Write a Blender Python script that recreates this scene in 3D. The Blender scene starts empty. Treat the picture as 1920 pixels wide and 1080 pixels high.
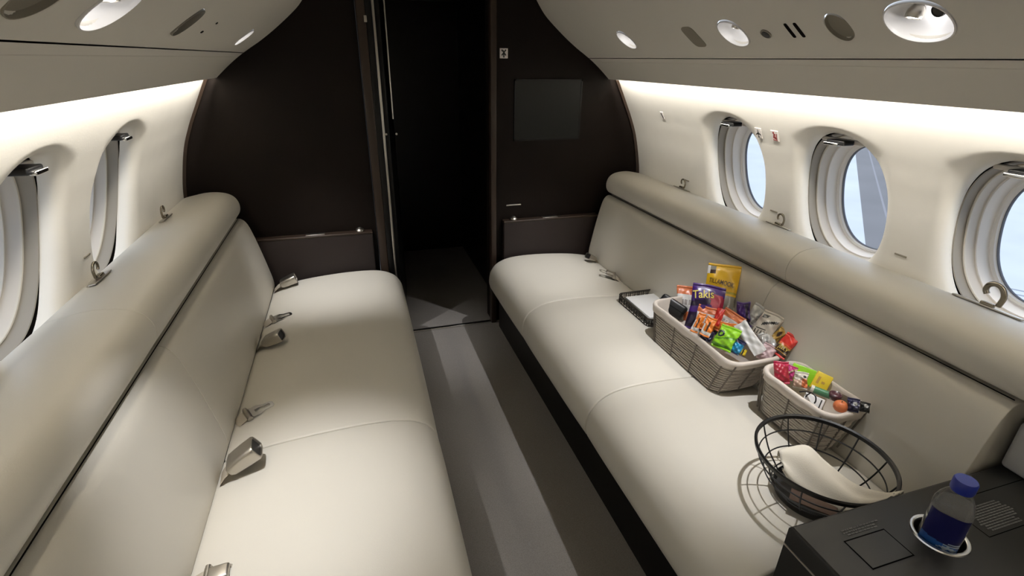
import bpy, bmesh, math, random
import numpy as np
from mathutils import Vector, Matrix
S = bpy.context.scene
COL = S.collection
random.seed(7)
PI = math.pi

# ------------------------------------------------------------------ camera
cam_d = bpy.data.cameras.new('camera'); cam = bpy.data.objects.new('camera', cam_d); COL.objects.link(cam)
cam_d.sensor_width = 36.0; cam_d.lens = 36.0 * 952 / 1920; cam_d.clip_start = 0.02; cam_d.clip_end = 500
rx = Vector((0.95586, -0.29352, 0.01329)); dn = Vector((-0.10862, -0.39502, -0.91223)); fw = Vector((0.27301, 0.87052, -0.40947))
CAM = Vector((-0.46, 0.0, 1.6))
cam.matrix_world = Matrix(((rx.x, -dn.x, -fw.x, CAM.x), (rx.y, -dn.y, -fw.y, CAM.y), (rx.z, -dn.z, -fw.z, CAM.z), (0, 0, 0, 1)))
S.camera = cam

# ------------------------------------------------------------------ world, exposure
S.view_settings.view_transform = 'Standard'; S.view_settings.look = 'None'
S.view_settings.gamma = 1.0; S.view_settings.use_curve_mapping = False
S.view_settings.exposure = 0.30
SKY = 1.55
W = bpy.data.worlds.new('overcast_sky'); S.world = W; W.use_nodes = True
bg = W.node_tree.nodes['Background']; bg.inputs[0].default_value = (0.74, 0.84, 1.0, 1); bg.inputs[1].default_value = SKY
# power of the cabin lamps
COVE = 84.0
SPOT = {'far': 38.0, 'mid': 35.0, 'big': 41.0}
S.cycles.max_bounces = 8; S.cycles.diffuse_bounces = 5; S.cycles.glossy_bounces = 3; S.cycles.transparent_max_bounces = 12
S.cycles.caustics_reflective = False; S.cycles.caustics_refractive = False
S.cycles.sample_clamp_indirect = 4.0

# ------------------------------------------------------------------ materials
MATS = {}
def mat(name, col, rough=0.5, metal=0.0, bump=None, var=None, spec=0.5, emit=None, coat=0.0, sheen=0.0):
    """bump=(scale,strength,detail)  var=(scale,amount)"""
    m = bpy.data.materials.new(name); m.use_nodes = True
    nt = m.node_tree; b = nt.nodes['Principled BSDF']
    b.inputs['Base Color'].default_value = (*col, 1); b.inputs['Roughness'].default_value = rough
    b.inputs['Metallic'].default_value = metal; b.inputs['Specular IOR Level'].default_value = spec
    b.inputs['Coat Weight'].default_value = coat; b.inputs['Sheen Weight'].default_value = sheen
    tc = nt.nodes.new('ShaderNodeTexCoord')
    if var:
        n = nt.nodes.new('ShaderNodeTexNoise'); n.inputs['Scale'].default_value = var[0]; n.inputs['Detail'].default_value = 5
        nt.links.new(tc.outputs['Object'], n.inputs['Vector'])
        mx = nt.nodes.new('ShaderNodeMix'); mx.data_type = 'RGBA'
        mx.inputs[6].default_value = (*[c * (1 - var[1]) for c in col], 1)
        mx.inputs[7].default_value = (*[min(1, c * (1 + var[1])) for c in col], 1)
        nt.links.new(n.outputs['Fac'], mx.inputs[0]); nt.links.new(mx.outputs[2], b.inputs['Base Color'])
    if bump:
        n = nt.nodes.new('ShaderNodeTexNoise'); n.inputs['Scale'].default_value = bump[0]; n.inputs['Detail'].default_value = bump[2] if len(bump) > 2 else 3
        nt.links.new(tc.outputs['Object'], n.inputs['Vector'])
        bp = nt.nodes.new('ShaderNodeBump'); bp.inputs['Strength'].default_value = bump[1]; bp.inputs['Distance'].default_value = 0.002
        nt.links.new(n.outputs['Fac'], bp.inputs['Height']); nt.links.new(bp.outputs['Normal'], b.inputs['Normal'])
    if emit:
        b.inputs['Emission Color'].default_value = (*emit[0], 1); b.inputs['Emission Strength'].default_value = emit[1]
    MATS[name] = m
    return m
def srgb(r, g, b):
    f = lambda c: (c / 255 / 12.92) if c <= 10 else ((c / 255 + 0.055) / 1.055) ** 2.4
    return (f(r), f(g), f(b))

leather = mat('cream leather', (0.655, 0.62, 0.545), 0.42, bump=(420, 0.10, 2), var=(2.2, 0.03), spec=0.45)
wallm = mat('cream wall fabric', (0.83, 0.80, 0.74), 0.75, bump=(160, 0.10, 3), var=(14, 0.03), spec=0.2)
ceilm = mat('taupe headliner', (0.67, 0.64, 0.58), 0.8, bump=(300, 0.08, 2), spec=0.2)
grillem = mat('taupe grille cloth', (0.27, 0.245, 0.20), 0.9, bump=(900, 0.3, 1), spec=0.1)
dark = mat('dark wenge veneer', (0.010, 0.0068, 0.0054), 0.5, var=(5, 0.25), spec=0.12)
dark2 = mat('wenge edge trim', (0.035, 0.022, 0.015), 0.4, spec=0.4)
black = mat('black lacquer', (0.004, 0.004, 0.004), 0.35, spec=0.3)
shelfm = mat('brown ledge leather', (0.020, 0.0135, 0.0125), 0.45, bump=(300, 0.1), spec=0.4)
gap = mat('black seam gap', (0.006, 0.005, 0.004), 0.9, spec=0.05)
carpet = mat('dark brown carpet', (0.27, 0.248, 0.226), 0.95, bump=(700, 0.8, 4), var=(260, 0.35), spec=0.1, sheen=0.1)
chrome = mat('polished chrome', (0.80, 0.79, 0.77), 0.16, metal=1.0)
satin = mat('satin nickel', (0.52, 0.49, 0.44), 0.33, metal=1.0)
bronze = mat('bronze metal', (0.24, 0.21, 0.165), 0.25, metal=1.0)
webbing = mat('cream belt webbing', (0.47, 0.42, 0.34), 0.8, bump=(900, 0.4), spec=0.2)
blk_plastic = mat('black plastic', (0.010, 0.010, 0.011), 0.4)
conm = mat('black console laminate', (0.022, 0.022, 0.021), 0.38, bump=(500, 0.05), spec=0.45)
groove = mat('console groove', (0.002, 0.002, 0.002), 0.8, spec=0.05)
print_grey = mat('grey printed lettering', (0.14, 0.14, 0.14), 0.7)
silver_ring = mat('silver ring', (0.74, 0.73, 0.70), 0.25, metal=1.0)
frame_dark = mat('window liner taupe', (0.30, 0.275, 0.24), 0.6)
frame_beige = mat('window ring beige', (0.60, 0.56, 0.49), 0.55)
frame_grey = mat('window reveal grey', (0.58, 0.54, 0.49), 0.5)
frame_white = mat('window flange white', (0.82, 0.79, 0.76), 0.45)
gasket = mat('grey rubber gasket', (0.13, 0.135, 0.16), 0.6)
paperw = mat('white paper', (0.78, 0.78, 0.78), 0.7)
signw = mat('white placard', (0.88, 0.83, 0.80), 0.6)
signk = mat('placard black print', (0.03, 0.03, 0.03), 0.6)
signr = mat('placard red print', (0.30, 0.03, 0.03), 0.6)
screenm = mat('switched-off screen', (0.010, 0.011, 0.010), 0.35, spec=0.25)
wickerm = mat('grey-brown paper wicker', (0.46, 0.415, 0.36), 0.8, var=(60, 0.25), bump=(300, 0.3))
wickerd = mat('dark wicker stake', (0.14, 0.12, 0.10), 0.85, var=(80, 0.3))
linerm = mat('cream cotton liner', (0.60, 0.54, 0.48), 0.9, bump=(260, 0.25), spec=0.1)
napm = mat('cream linen napkin', (0.74, 0.69, 0.59), 0.95, bump=(400, 0.3), spec=0.1)
wirem = mat('black wire', (0.008, 0.0075, 0.007), 0.4)
traywire = mat('dark bronze wire', (0.022, 0.017, 0.012), 0.4)
brownp = mat('brown paper', (0.085, 0.048, 0.03), 0.8)
lens_m = mat('lamp lens', (0.9, 0.9, 0.9), 0.3, emit=((1.0, 0.95, 0.86), 14.0))
led_m = mat('led strip', (0.9, 0.88, 0.8), 0.4, emit=((1.0, 0.95, 0.86), COVE))
lensoff = mat('unlit lamp lens', (0.05, 0.045, 0.04), 0.25)
bowl_m = mat('satin silver bowl', (0.74, 0.73, 0.73), 0.35, metal=0.2)
bowl_off = mat('taupe lamp cup', (0.22, 0.20, 0.165), 0.5)

def pane_material():
    m = bpy.data.materials.new('cabin window pane'); m.use_nodes = True; nt = m.node_tree; nt.nodes.clear()
    o = nt.nodes.new('ShaderNodeOutputMaterial'); mx = nt.nodes.new('ShaderNodeMixShader')
    t = nt.nodes.new('ShaderNodeBsdfTransparent'); t.inputs[0].default_value = (0.97, 0.985, 1, 1)
    g = nt.nodes.new('ShaderNodeBsdfGlossy'); g.inputs['Roughness'].default_value = 0.03
    fr = nt.nodes.new('ShaderNodeFresnel'); fr.inputs[0].default_value = 1.08
    nt.links.new(fr.outputs[0], mx.inputs[0]); nt.links.new(t.outputs[0], mx.inputs[1]); nt.links.new(g.outputs[0], mx.inputs[2])
    nt.links.new(mx.outputs[0], o.inputs[0]); return m
panem = pane_material()
def clear_plastic():
    m = bpy.data.materials.new('clear bottle plastic'); m.use_nodes = True; nt = m.node_tree; nt.nodes.clear()
    o = nt.nodes.new('ShaderNodeOutputMaterial'); mx = nt.nodes.new('ShaderNodeMixShader')
    t = nt.nodes.new('ShaderNodeBsdfTransparent'); t.inputs[0].default_value = (0.95, 0.96, 0.97, 1)
    g = nt.nodes.new('ShaderNodeBsdfGlass'); g.inputs['Roughness'].default_value = 0.02; g.inputs['IOR'].default_value = 1.33
    mx.inputs[0].default_value = 0.9
    nt.links.new(t.outputs[0], mx.inputs[1]); nt.links.new(g.outputs[0], mx.inputs[2])
    df = nt.nodes.new('ShaderNodeBsdfDiffuse'); df.inputs[0].default_value = (0.85, 0.86, 0.88, 1); m2 = nt.nodes.new('ShaderNodeMixShader'); m2.inputs[0].default_value = 0.10
    nt.links.new(mx.outputs[0], m2.inputs[1]); nt.links.new(df.outputs[0], m2.inputs[2]); nt.links.new(m2.outputs[0], o.inputs[0]); return m
bottle_m = clear_plastic()
def foil(name, col, rough=0.3, metal=0.0, bump=0.5):
    return mat(name, col, rough, metal, bump=(60, bump, 4), spec=0.55, coat=0.2)

# ------------------------------------------------------------------ mesh helpers
def link(name, me, parent=None):
    o = bpy.data.objects.new(name, me); COL.objects.link(o)
    if parent is not None: o.parent = parent
    return o
def tag(o, label=None, cat=None, group=None, kind=None):
    if label: o['label'] = label
    if cat: o['category'] = cat
    if group: o['group'] = group
    if kind: o['kind'] = kind
    return o
def thing(name, label, cat, loc=(0, 0, 0), group=None, M=None, kind=None):
    o = bpy.data.objects.new(name, None); COL.objects.link(o); o.empty_display_size = 0.05
    if M is not None: o.matrix_world = M
    else: o.location = loc
    return tag(o, label, cat, group, kind)

class MB:
    def __init__(s): s.v = []; s.f = []; s.m = []; s.mats = []
    def mi(s, m):
        if m not in s.mats: s.mats.append(m)
        return s.mats.index(m)
    def add(s, vs, fs, m=None):
        k = len(s.v); s.v += [tuple(p) for p in vs]; i = s.mi(m) if m else 0
        for f in fs: s.f.append(tuple(a + k for a in f)); s.m.append(i)
        return s
    def box(s, c, d, m=None, rot=None):
        vs = [Vector((sx * d[0] / 2, sy * d[1] / 2, sz * d[2] / 2)) for sx in (-1, 1) for sy in (-1, 1) for sz in (-1, 1)]
        if rot: vs = [rot @ p for p in vs]
        vs = [p + Vector(c) for p in vs]
        return s.add(vs, [(0, 1, 3, 2), (4, 6, 7, 5), (0, 4, 5, 1), (2, 3, 7, 6), (0, 2, 6, 4), (1, 5, 7, 3)], m)
    def rbox(s, c, d, r, m=None, rot=None, seg=3):
        bm = bmesh.new(); bmesh.ops.create_cube(bm, size=1.0)
        bmesh.ops.scale(bm, vec=d, verts=bm.verts)
        bmesh.ops.bevel(bm, geom=bm.edges[:], offset=r, segments=seg, profile=0.5, affect='EDGES')
        vs = [v.co.copy() for v in bm.verts]
        if rot: vs = [rot @ p for p in vs]
        bm.verts.index_update()
        fs = [[v.index for v in f.verts] for f in bm.faces]
        bm.free()
        return s.add([p + Vector(c) for p in vs], fs, m)
    def grid(s, P, m=None, cu=False, cv=False):
        """P[i][j] points"""
        nu, nv = len(P), len(P[0]); vs = [p for r in P for p in r]; fs = []
        for i in range(nu if cu else nu - 1):
            for j in range(nv if cv else nv - 1):
                a = i * nv + j; b = i * nv + (j + 1) % nv; c = ((i + 1) % nu) * nv + (j + 1) % nv; d = ((i + 1) % nu) * nv + j
                fs.append((a, b, c, d))
        return s.add(vs, fs, m)
    def loft(s, rings, m=None, cap0=False, cap1=False):
        k = len(s.v); n = len(rings[0]); s.grid(rings, m, cv=True); i = s.mi(m) if m else 0
        if cap0: s.f.append(tuple(k + j for j in range(n - 1, -1, -1))); s.m.append(i)
        if cap1: s.f.append(tuple(k + (len(rings) - 1) * n + j for j in range(n))); s.m.append(i)
        return s
    def tube(s, path, r, m=None, n=8, closed=False, caps=True):
        path = [Vector(p) for p in path]; N = len(path); rings = []; up = None
        for i, p in enumerate(path):
            a = path[(i - 1) % N] if (closed or i > 0) else p; b = path[(i + 1) % N] if (closed or i < N - 1) else p
            t = (b - a).normalized()
            if up is None: up = Vector((0, 0, 1)) if abs(t.z) < 0.9 else Vector((1, 0, 0))
            x = t.cross(up)
            if x.length < 1e-6: x = t.orthogonal()
            x.normalize(); y = x.cross(t).normalized(); up = y
            rr = r[i] if isinstance(r, (list, tuple)) else r
            rings.append([p + x * (rr * math.cos(2 * PI * j / n)) + y * (rr * math.sin(2 * PI * j / n)) for j in range(n)])
        if closed: s.grid(rings, m, cu=True, cv=True)
        else: s.loft(rings, m, caps, caps)
        return s
    def lathe(s, prof, m=None, n=32, c=(0, 0, 0), cap0=False, cap1=False):
        rings = [[(c[0] + r * math.cos(2 * PI * j / n), c[1] + r * math.sin(2 * PI * j / n), c[2] + z) for j in range(n)] for r, z in prof]
        return s.loft(rings, m, cap0, cap1)
    def prism(s, poly, y0, y1, m=None):
        """poly in (x,z), extruded in y"""
        n = len(poly); vs = [(x, y0, z) for x, z in poly] + [(x, y1, z) for x, z in poly]
        fs = [tuple(range(n)), tuple(range(2 * n - 1, n - 1, -1))] + [(i, i + n, (i + 1) % n + n, (i + 1) % n) for i in range(n)]
        return s.add(vs, fs, m)
    def build(s, name, m=None, parent=None, smooth=True, origin=None, angle=40):
        me = bpy.data.meshes.new(name)
        if origin is None: origin = Vector((0, 0, 0)) if parent is not None or not s.v else sum((Vector(p) for p in s.v), Vector()) / len(s.v)
        origin = Vector(origin)
        me.from_pydata([tuple(Vector(p) - origin) for p in s.v], [], s.f)
        ms = s.mats if s.mats and s.mats[0] is not None else []
        if m is not None and not ms: me.materials.append(m)
        else:
            for q in ms: me.materials.append(q)
            me.polygons.foreach_set('material_index', s.m)
        bm = bmesh.new(); bm.from_mesh(me); bmesh.ops.remove_doubles(bm, verts=bm.verts, dist=1e-6)
        bmesh.ops.recalc_face_normals(bm, faces=bm.faces); bm.to_mesh(me); bm.free()
        if smooth:
            me.polygons.foreach_set('use_smooth', [True] * len(me.polygons))
            try: me.set_sharp_from_angle(angle=math.radians(angle))
            except Exception: pass
        me.update()
        o = link(name, me, parent)
        if parent is None: o.location = origin
        return o
def wp(parent_loc, pts):                         # world -> local of a thing placed without rotation
    L = Vector(parent_loc); return [tuple(Vector(p) - L) for p in pts]
def text_verts(body, width=None, height=None, bold=0.0, shear=0.0):
    cu = bpy.data.curves.new('t', 'FONT'); cu.body = body; cu.align_x = 'CENTER'; cu.align_y = 'CENTER'; cu.offset = bold; cu.shear = shear
    cu.resolution_u = 4
    o = bpy.data.objects.new('t', cu); COL.objects.link(o)
    dg = bpy.context.evaluated_depsgraph_get(); me = bpy.data.meshes.new_from_object(o.evaluated_get(dg))
    vs = [v.co.copy() for v in me.vertices]; fs = [tuple(p.vertices) for p in me.polygons]
    bpy.data.objects.remove(o); bpy.data.meshes.remove(me); bpy.data.curves.remove(cu)
    if not vs: return [], []
    x0 = min(v.x for v in vs); x1 = max(v.x for v in vs); y0 = min(v.y for v in vs); y1 = max(v.y for v in vs)
    sx = width / (x1 - x0) if width else height / (y1 - y0); sy = height / (y1 - y0) if height else sx
    return [((v.x - (x0 + x1) / 2) * sx, (v.y - (y0 + y1) / 2) * sy) for v in vs], fs
def copy_tree(o, parent=None):
    c = o.copy(); COL.objects.link(c)
    if parent is not None: c.parent = parent
    for ch in o.children: copy_tree(ch, c)
    return c
def smoothpts(pts, k=8):
    """Catmull-Rom resampling"""
    P = [Vector(p) for p in pts]; P = [P[0] * 2 - P[1]] + P + [P[-1] * 2 - P[-2]]; out = []
    for i in range(1, len(P) - 2):
        for j in range(k):
            t = j / k; a, b, c, d = P[i - 1:i + 3]
            out.append(0.5 * ((2 * b) + (c - a) * t + (2 * a - 5 * b + 4 * c - d) * t * t + (3 * b - a - 3 * c + d) * t ** 3))
    out.append(P[-2]); return out

Y0, Y1 = -2.2, 2.93          # cabin ends

# ------------------------------------------------------------------ shell profiles
WALLP = [Vector((1.193 - .525 * (z - 1.30), z)) for z in np.linspace(1.68, 1.305, 24)] + smoothpts([(1.193, 1.30), (1.238, 1.195), (1.272, 1.07), (1.294, 0.95), (1.301, 0.80), (1.29, 0.55), (1.25, 0.30), (1.17, 0.08), (1.12, 0.0)], 6)
_wz = np.array([p[1] for p in WALLP][::-1]); _wx = np.array([p[0] for p in WALLP][::-1])
def wx(z): return float(np.interp(z, _wz, _wx))
OVP = smoothpts([(1.036, 1.507), (0.985, 1.552), (0.928, 1.597), (0.87, 1.636), (0.821, 1.667), (0.75, 1.718), (0.671, 1.782), (0.62, 1.83), (0.574, 1.892), (0.535, 1.955), (0.47, 2.0), (0.25, 2.03), (0.0, 2.035)], 6)
_ox = np.array([p[0] for p in OVP][::-1]); _oz = np.array([p[1] for p in OVP][::-1])
def oz(x): return float(np.interp(x, _ox, _oz))
def ov_frame(s, x, y):
    """frame on the overhead panel: tangent along y, tangent up the slope, normal into the cabin"""
    e = 0.01; t = Vector((s * (-2 * e), 0, oz(x - e) - oz(x + e))).normalized()
    n = Vector((-t.z * (1 if s > 0 else -1), 0, t.x * (1 if s > 0 else -1)))
    if n.z > 0: n = -n
    return Vector((s * x, y, oz(x))), Vector((0, 1, 0)), t, n
def wall_frame(s, y, z):
    e = 0.01; t = Vector((s * (wx(z + e) - wx(z - e)), 0, 2 * e)).normalized()
    n = Vector((-s * t.z, 0, s * t.x)).normalized()
    if n.x * s > 0: n = -n
    return Vector((s * wx(z), y, z)), Vector((0, 1, 0)), t, n
def frameM(p, right, up):
    """local x=right, z=up, y=into the surface (front faces -y)"""
    r = Vector(right).normalized(); u = Vector(up); u = (u - r * u.dot(r)).normalized(); y = u.cross(r)
    return Matrix(((r.x, y.x, u.x, p[0]), (r.y, y.y, u.y, p[1]), (r.z, y.z, u.z, p[2]), (0, 0, 0, 1)))
def holed_strip(mb, F, u0, u1, nu, v0, v1, nv, hole, m, radial=None, power=2.0):
    """F(u,v,off)->point; rectangle [u0,u1]x[v0,v1] with an oval hole (uc,vc,au,av); outer ring is the grid perimeter so neighbours match"""
    uc, vc, au, av = hole
    us = np.linspace(u0, u1, nu + 1); vs = np.linspace(v0, v1, nv + 1)
    per = [(u, v0) for u in us[:-1]] + [(u1, v) for v in vs[:-1]] + [(u, v1) for u in us[:0:-1]] + [(u0, v) for v in vs[:0:-1]]
    rad = radial or [(0, 0), (.25, 0), (.5, 0), (.75, 0), (1, 0)]
    rings = []
    for t, off in rad:
        ring = []
        for (u, v) in per:
            a = math.atan2((v - vc) / av, (u - uc) / au); c_, s_ = math.cos(a), math.sin(a)
            k = (abs(c_) ** power + abs(s_) ** power) ** (-1 / power)
            iu, iv = uc + au * c_ * k, vc + av * s_ * k
            if t <= 1: ring.append(F(u + (iu - u) * t, v + (iv - v) * t, off))
            else:
                q = 2 - t; ring.append(F(uc + (iu - uc) * q, vc + (iv - vc) * q, off))
        rings.append(ring)
    mb.grid(rings, m, cv=True)

# ------------------------------------------------------------------ side walls with window openings
WIN = {1: [-0.85, -0.28, 0.29, 0.86, 1.43, 2.0], -1: [-0.80, -0.23, 0.34, 0.91, 1.48, 2.05]}
WA, WB, WZ, WP = 0.186, 0.252, 1.128, 2.35
def Fw(s):
    def F(u, v, off):            # u = z, v = y ; off = outward shift
        return (s * (wx(u) + off), v, u)
    return F
zlow, zhigh = 0.84, 1.44
for s, nm in ((1, 'wall_right'), (-1, 'wall_left')):
    mb = MB(); F = Fw(s)
    ys = [Y0]
    for yc in WIN[s]: ys += [yc - 0.27, yc + 0.27]
    ys.append(Y1)
    up_z = list(np.linspace(1.68, zhigh, 25)); lo_z = list(np.linspace(zlow, 0.0, 30))
    mb.grid([[F(z, y, 0) for y in (Y0, Y1)] for z in up_z]); mb.grid([[F(z, y, 0) for y in (Y0, Y1)] for z in lo_z])
    for k in range(0, len(ys), 2): mb.grid([[F(z, y, 0) for y in (ys[k], ys[k + 1])] for z in np.linspace(zlow, zhigh, 25)])
    for yc in WIN[s]:
        rad = [(0, 0), (.2, 0), (.4, 0), (.56, 0)]
        for q in (.62, .68, .74, .80, .86, .91, .955, .985, 1.0): rad.append((q, 0.036 * (1 - math.sqrt(max(0, 1 - ((q - .56) / .44) ** 2)))))
        rad.append((1.0, 0.052)); rad.append((1.0, 0.06))
        holed_strip(mb, F, zlow, zhigh, 24, yc - 0.27, yc + 0.27, 20, (WZ, yc, WB, WA), None, rad, WP)
    o = mb.build(nm, wallm, angle=60); tag(o, kind='structure')

def oval(s, yc, a, b, d, n=72, p=WP):
    out = []
    for j in range(n):
        t = 2 * PI * j / n; c_, s_ = math.cos(t), math.sin(t); k = (abs(c_) ** p + abs(s_) ** p) ** (-1 / p)
        z = WZ + b * s_ * k; y = yc + a * c_ * k
        # deeper rings flatten towards the outer skin plane
        xz = wx(min(z, 1.5)); flat = 1.235 - 0.30 * (z - WZ); w = min(1, d / 0.14)
        out.append((s * (xz * (1 - w) + flat * w + d), y, z))
    return out
wn = 0
for s in (1, -1):
    for yc in WIN[s]:
        wn += 1
        w = thing('window_%d' % wn, None, None, (s * 1.24, yc, WZ), kind='structure'); L = w.location
        def part(name, st, m):
            mb = MB(); mb.loft([wp(L, oval(s, yc, a, b, d)) for a, b, d in st]); return mb.build(name, m, w, angle=35)
        part('inner_liner', [(.186, .252, .058), (.192, .258, .060), (.192, .258, .072), (.184, .25, .074)], gap)
        part('shade_channel', [(.185, .250, .068), (.182, .248, .070), (.179, .245, .098), (.177, .243, .112)], frame_dark)
        part('channel_ring', [(.178, .244, .108), (.174, .240, .105), (.171, .237, .107), (.1705, .2365, .113)], frame_beige)
        part('reveal_panel', [(.1715, .2375, .110), (.1695, .2355, .130), (.166, .232, .1475), (.163, .229, .149)], frame_grey)
        part('inner_reveal', [(.1635, .2295, .1485), (.1605, .226, .1485), (.159, .2245, .152), (.156, .221, .170), (.152, .217, .186), (.150, .215, .191)], frame_white)
        part('pane_flange', [(.151, .216, .190), (.146, .210, .189), (.140, .204, .194), (.138, .202, .202), (.1365, .2005, .204)], frame_white)
        part('gasket', [(.1375, .202, .2035), (.1362, .2005, .203), (.1345, .199, .206), (.1345, .199, .214)], gasket)
        g = MB(); ring = wp(L, oval(s, yc, .1355, .200, .211)); g.add(ring, [tuple(range(len(ring)))]); g.build('pane', panem, w, smooth=False)
        # raised shade bar at the top of the opening with its pull handle
        sh = MB(); sh.rbox((s * 1.232 - L.x, 0, 1.352 - L.z), (.022, .20, .014), .004); sh.build('raised_shade', frame_grey, w)
        h = MB(); h.rbox((s * 1.200 - L.x, 0.0, 1.350 - L.z), (.050, .075, .016), .004); hb = h.build('shade_handle', blk_plastic, w)
        h = MB(); h.rbox((s * 1.176 - L.x, 0.012, 1.3435 - L.z), (.016, .058, .011), .003); tag(h.build('handle_face', chrome, hb), label='polished chrome pull face')

# ------------------------------------------------------------------ ceiling (overhead panels, lamp openings)
HOLES = {1: [('far', .79, 2.30, .046, .050), ('mid', .79, 1.58, .050, .058), ('disc', .793, 1.173, .042, .036), ('big', .790, 0.962, .054, .078)],
         -1: [('far', .82, 2.47, .040, .050), ('off', .812, 1.59, .042, .040), ('big', .815, 1.12, .052, .070), ('disc', .822, 0.90, .042, .050)]}
mb = MB()
for s in (1, -1):
    xs_low = [p[0] for p in OVP if p[0] > .90] + [.90]; xs_up = [.68] + [p[0] for p in OVP if p[0] < .68]
    def F(u, v, off, s=s): return (s * u, v, oz(u) + off)
    # lip under the panel, panel line groove at eye height
    lip = [(.935, 1.600), (.992, 1.556), (1.036, 1.516), (1.041, 1.509), (1.0405, 1.505), (1.038, 1.5045)]
    prof = lip + [(x, oz(x)) for x in xs_low if x > .931] + [(.9290, oz(.9290)), (.9288, oz(.9290) + .001), (.9272, oz(.9268) + .001), (.9266, oz(.9266))] + [(x, oz(x)) for x in xs_low if x < .926]
    mb.grid([[(s * x, y, z) for y in (Y0, Y1)] for x, z in prof])
    mb.grid([[(s * x, y, oz(x)) for y in (Y0, Y1)] for x in xs_up])
    hs = sorted(HOLES[s], key=lambda h: h[2]); y = Y0
    for (k, xc, yc, au, av) in hs:
        w = av + .022
        mb.grid([[F(x, q, 0) for q in (y, yc - w)] for x in np.linspace(.68, .90, 13)])
        holed_strip(mb, F, .68, .90, 12, yc - w, yc + w, 12, (xc, yc, au, av), None, [(0, 0), (.4, 0), (.75, 0), (.92, .0005), (1, .003), (1, .012)], 2.2)
        y = yc + w
    mb.grid([[F(x, q, 0) for q in (y, Y1)] for x in np.linspace(.68, .90, 13)])
ce = mb.build('ceiling', ceilm, angle=35); tag(ce, kind='structure')

# ------------------------------------------------------------------ floor
mb = MB(); mb.box((0, (Y0 + 2.9) / 2, -.03), (2.9, 2.9 - Y0, .06)); tag(mb.build('floor', carpet, smooth=False), kind='structure')
mb = MB(); mb.box((0.1, 3.72, -.032), (1.9, 1.62, .06)); tag(mb.build('floor_hall', carpet, smooth=False), kind='structure')
mb = MB(); mb.rbox((0.01, 2.906, .006), (.64, .018, .014), .004); t = mb.build('trim_3', chrome); tag(t, kind='structure')
mb = MB(); mb.box((0.01, 2.924, .002), (.66, .016, .008)); t = mb.build('trim_4', black, smooth=False); tag(t, kind='structure')

# ------------------------------------------------------------------ bulkhead
mb = MB()
mb.box((-.935, 2.99, 1.05), (1.13, .12, 2.2)); mb.box((.935, 2.99, 1.05), (1.23, .12, 2.2)); mb.box((0, 2.99, 2.05), (.75, .12, .2))
tag(mb.build('wall_front', dark, smooth=False), kind='structure')
for k, s in enumerate((1, -1)):       # lighter wood edge following the side wall
    pts = [(p[0], p[1]) for p in WALLP if .80 < p[1] < 1.515]
    mb = MB(); mb.grid([[(s * (x + .004), 2.93, z), (s * (x - .008), 2.928, z), (s * (x - .014), 2.905, z), (s * (x + .004), 2.895, z)] for x, z in pts], None, cv=True)
    tag(mb.build('trim_%d' % (k + 1), dark2), kind='structure')
d = thing('door_1', None, None, (-.29, 2.92, 0), kind='structure'); L = d.location
mb = MB(); mb.rbox(wp(L, [(-.345, 2.915, .96)])[0], (.045, .05, 1.92), .006); mb.rbox(wp(L, [(.325, 2.915, .98)])[0], (.034, .05, 1.96), .006); mb.build('door_frame', dark2, d)
mb = MB(); mb.rbox(wp(L, [(-.308, 2.905, .97)])[0], (.030, .02, 1.94), .004); mb.build('jamb_strip', black, d)
mb = MB(); mb.rbox(wp(L, [(-.284, 2.90, 1.02)])[0], (.014, .018, 1.90), .005); mb.build('edge_strip', satin, d)
mb = MB(); mb.rbox(wp(L, [(-.235, 3.27, .97)])[0], (.05, .66, 1.94), .006, None, Matrix.Rotation(math.radians(-7), 3, 'Z')); lf = mb.build('door_leaf', black, d)
mb = MB(); mb.tube(wp(L, [(-.225, 2.95, 1.30), (-.225, 2.95, 1.92)]), .004, None, 8); mb.build('edge_rod', satin, lf)
for px in (-.27, -.215):
    mb = MB(); mb.lathe([(.0, -.004), (.006, -.004), (.008, 0), (.006, .004), (0, .004)], None, 12); o = mb.build('latch_button', chrome, lf); o.location = wp(L, [(px, 2.925 if px < -.25 else 2.93, 1.224)])[0]; o.rotation_euler = (PI / 2, 0, 0)
mb = MB(); mb.rbox(wp(L, [(-.325, 2.888, 1.775)])[0], (.014, .006, .03), .002); mb.build('latch_plate', satin, d)
# hall beyond the door
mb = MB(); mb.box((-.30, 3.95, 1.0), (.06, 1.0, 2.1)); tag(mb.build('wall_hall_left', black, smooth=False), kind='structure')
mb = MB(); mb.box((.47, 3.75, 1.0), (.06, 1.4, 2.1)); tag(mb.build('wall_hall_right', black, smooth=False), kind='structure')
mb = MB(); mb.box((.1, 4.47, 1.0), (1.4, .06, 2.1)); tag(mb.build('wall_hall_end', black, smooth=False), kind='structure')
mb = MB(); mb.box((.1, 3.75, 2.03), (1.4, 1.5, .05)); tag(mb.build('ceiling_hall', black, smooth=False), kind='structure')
mb = MB(); mb.box((0, Y0 - .03, 1.0), (2.7, .06, 2.1)); tag(mb.build('wall_back', wallm, smooth=False), kind='structure')

# screen recessed in the right bulkhead panel
t = thing('cabin_monitor', 'dark switched-off square monitor set in the right bulkhead panel', 'monitor', (.663, 2.928, 1.335)); L = t.location
mb = MB(); x0, x1, z0, z1 = -.203, .203, -.163, .163; e = .010
for a, b in (((x0, z0), (x1, z0)), ((x1, z0), (x1, z1)), ((x1, z1), (x0, z1)), ((x0, z1), (x0, z0))):
    cx, cz = (a[0] + b[0]) / 2, (a[1] + b[1]) / 2; mb.box((cx, 0, cz), (abs(b[0] - a[0]) + e, .012, abs(b[1] - a[1]) + e))
mb.build('bezel', black, t, smooth=False)
mb = MB(); mb.box((0, -.001, 0), (.396, .006, .316)); mb.build('screen', screenm, t, smooth=False)

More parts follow.
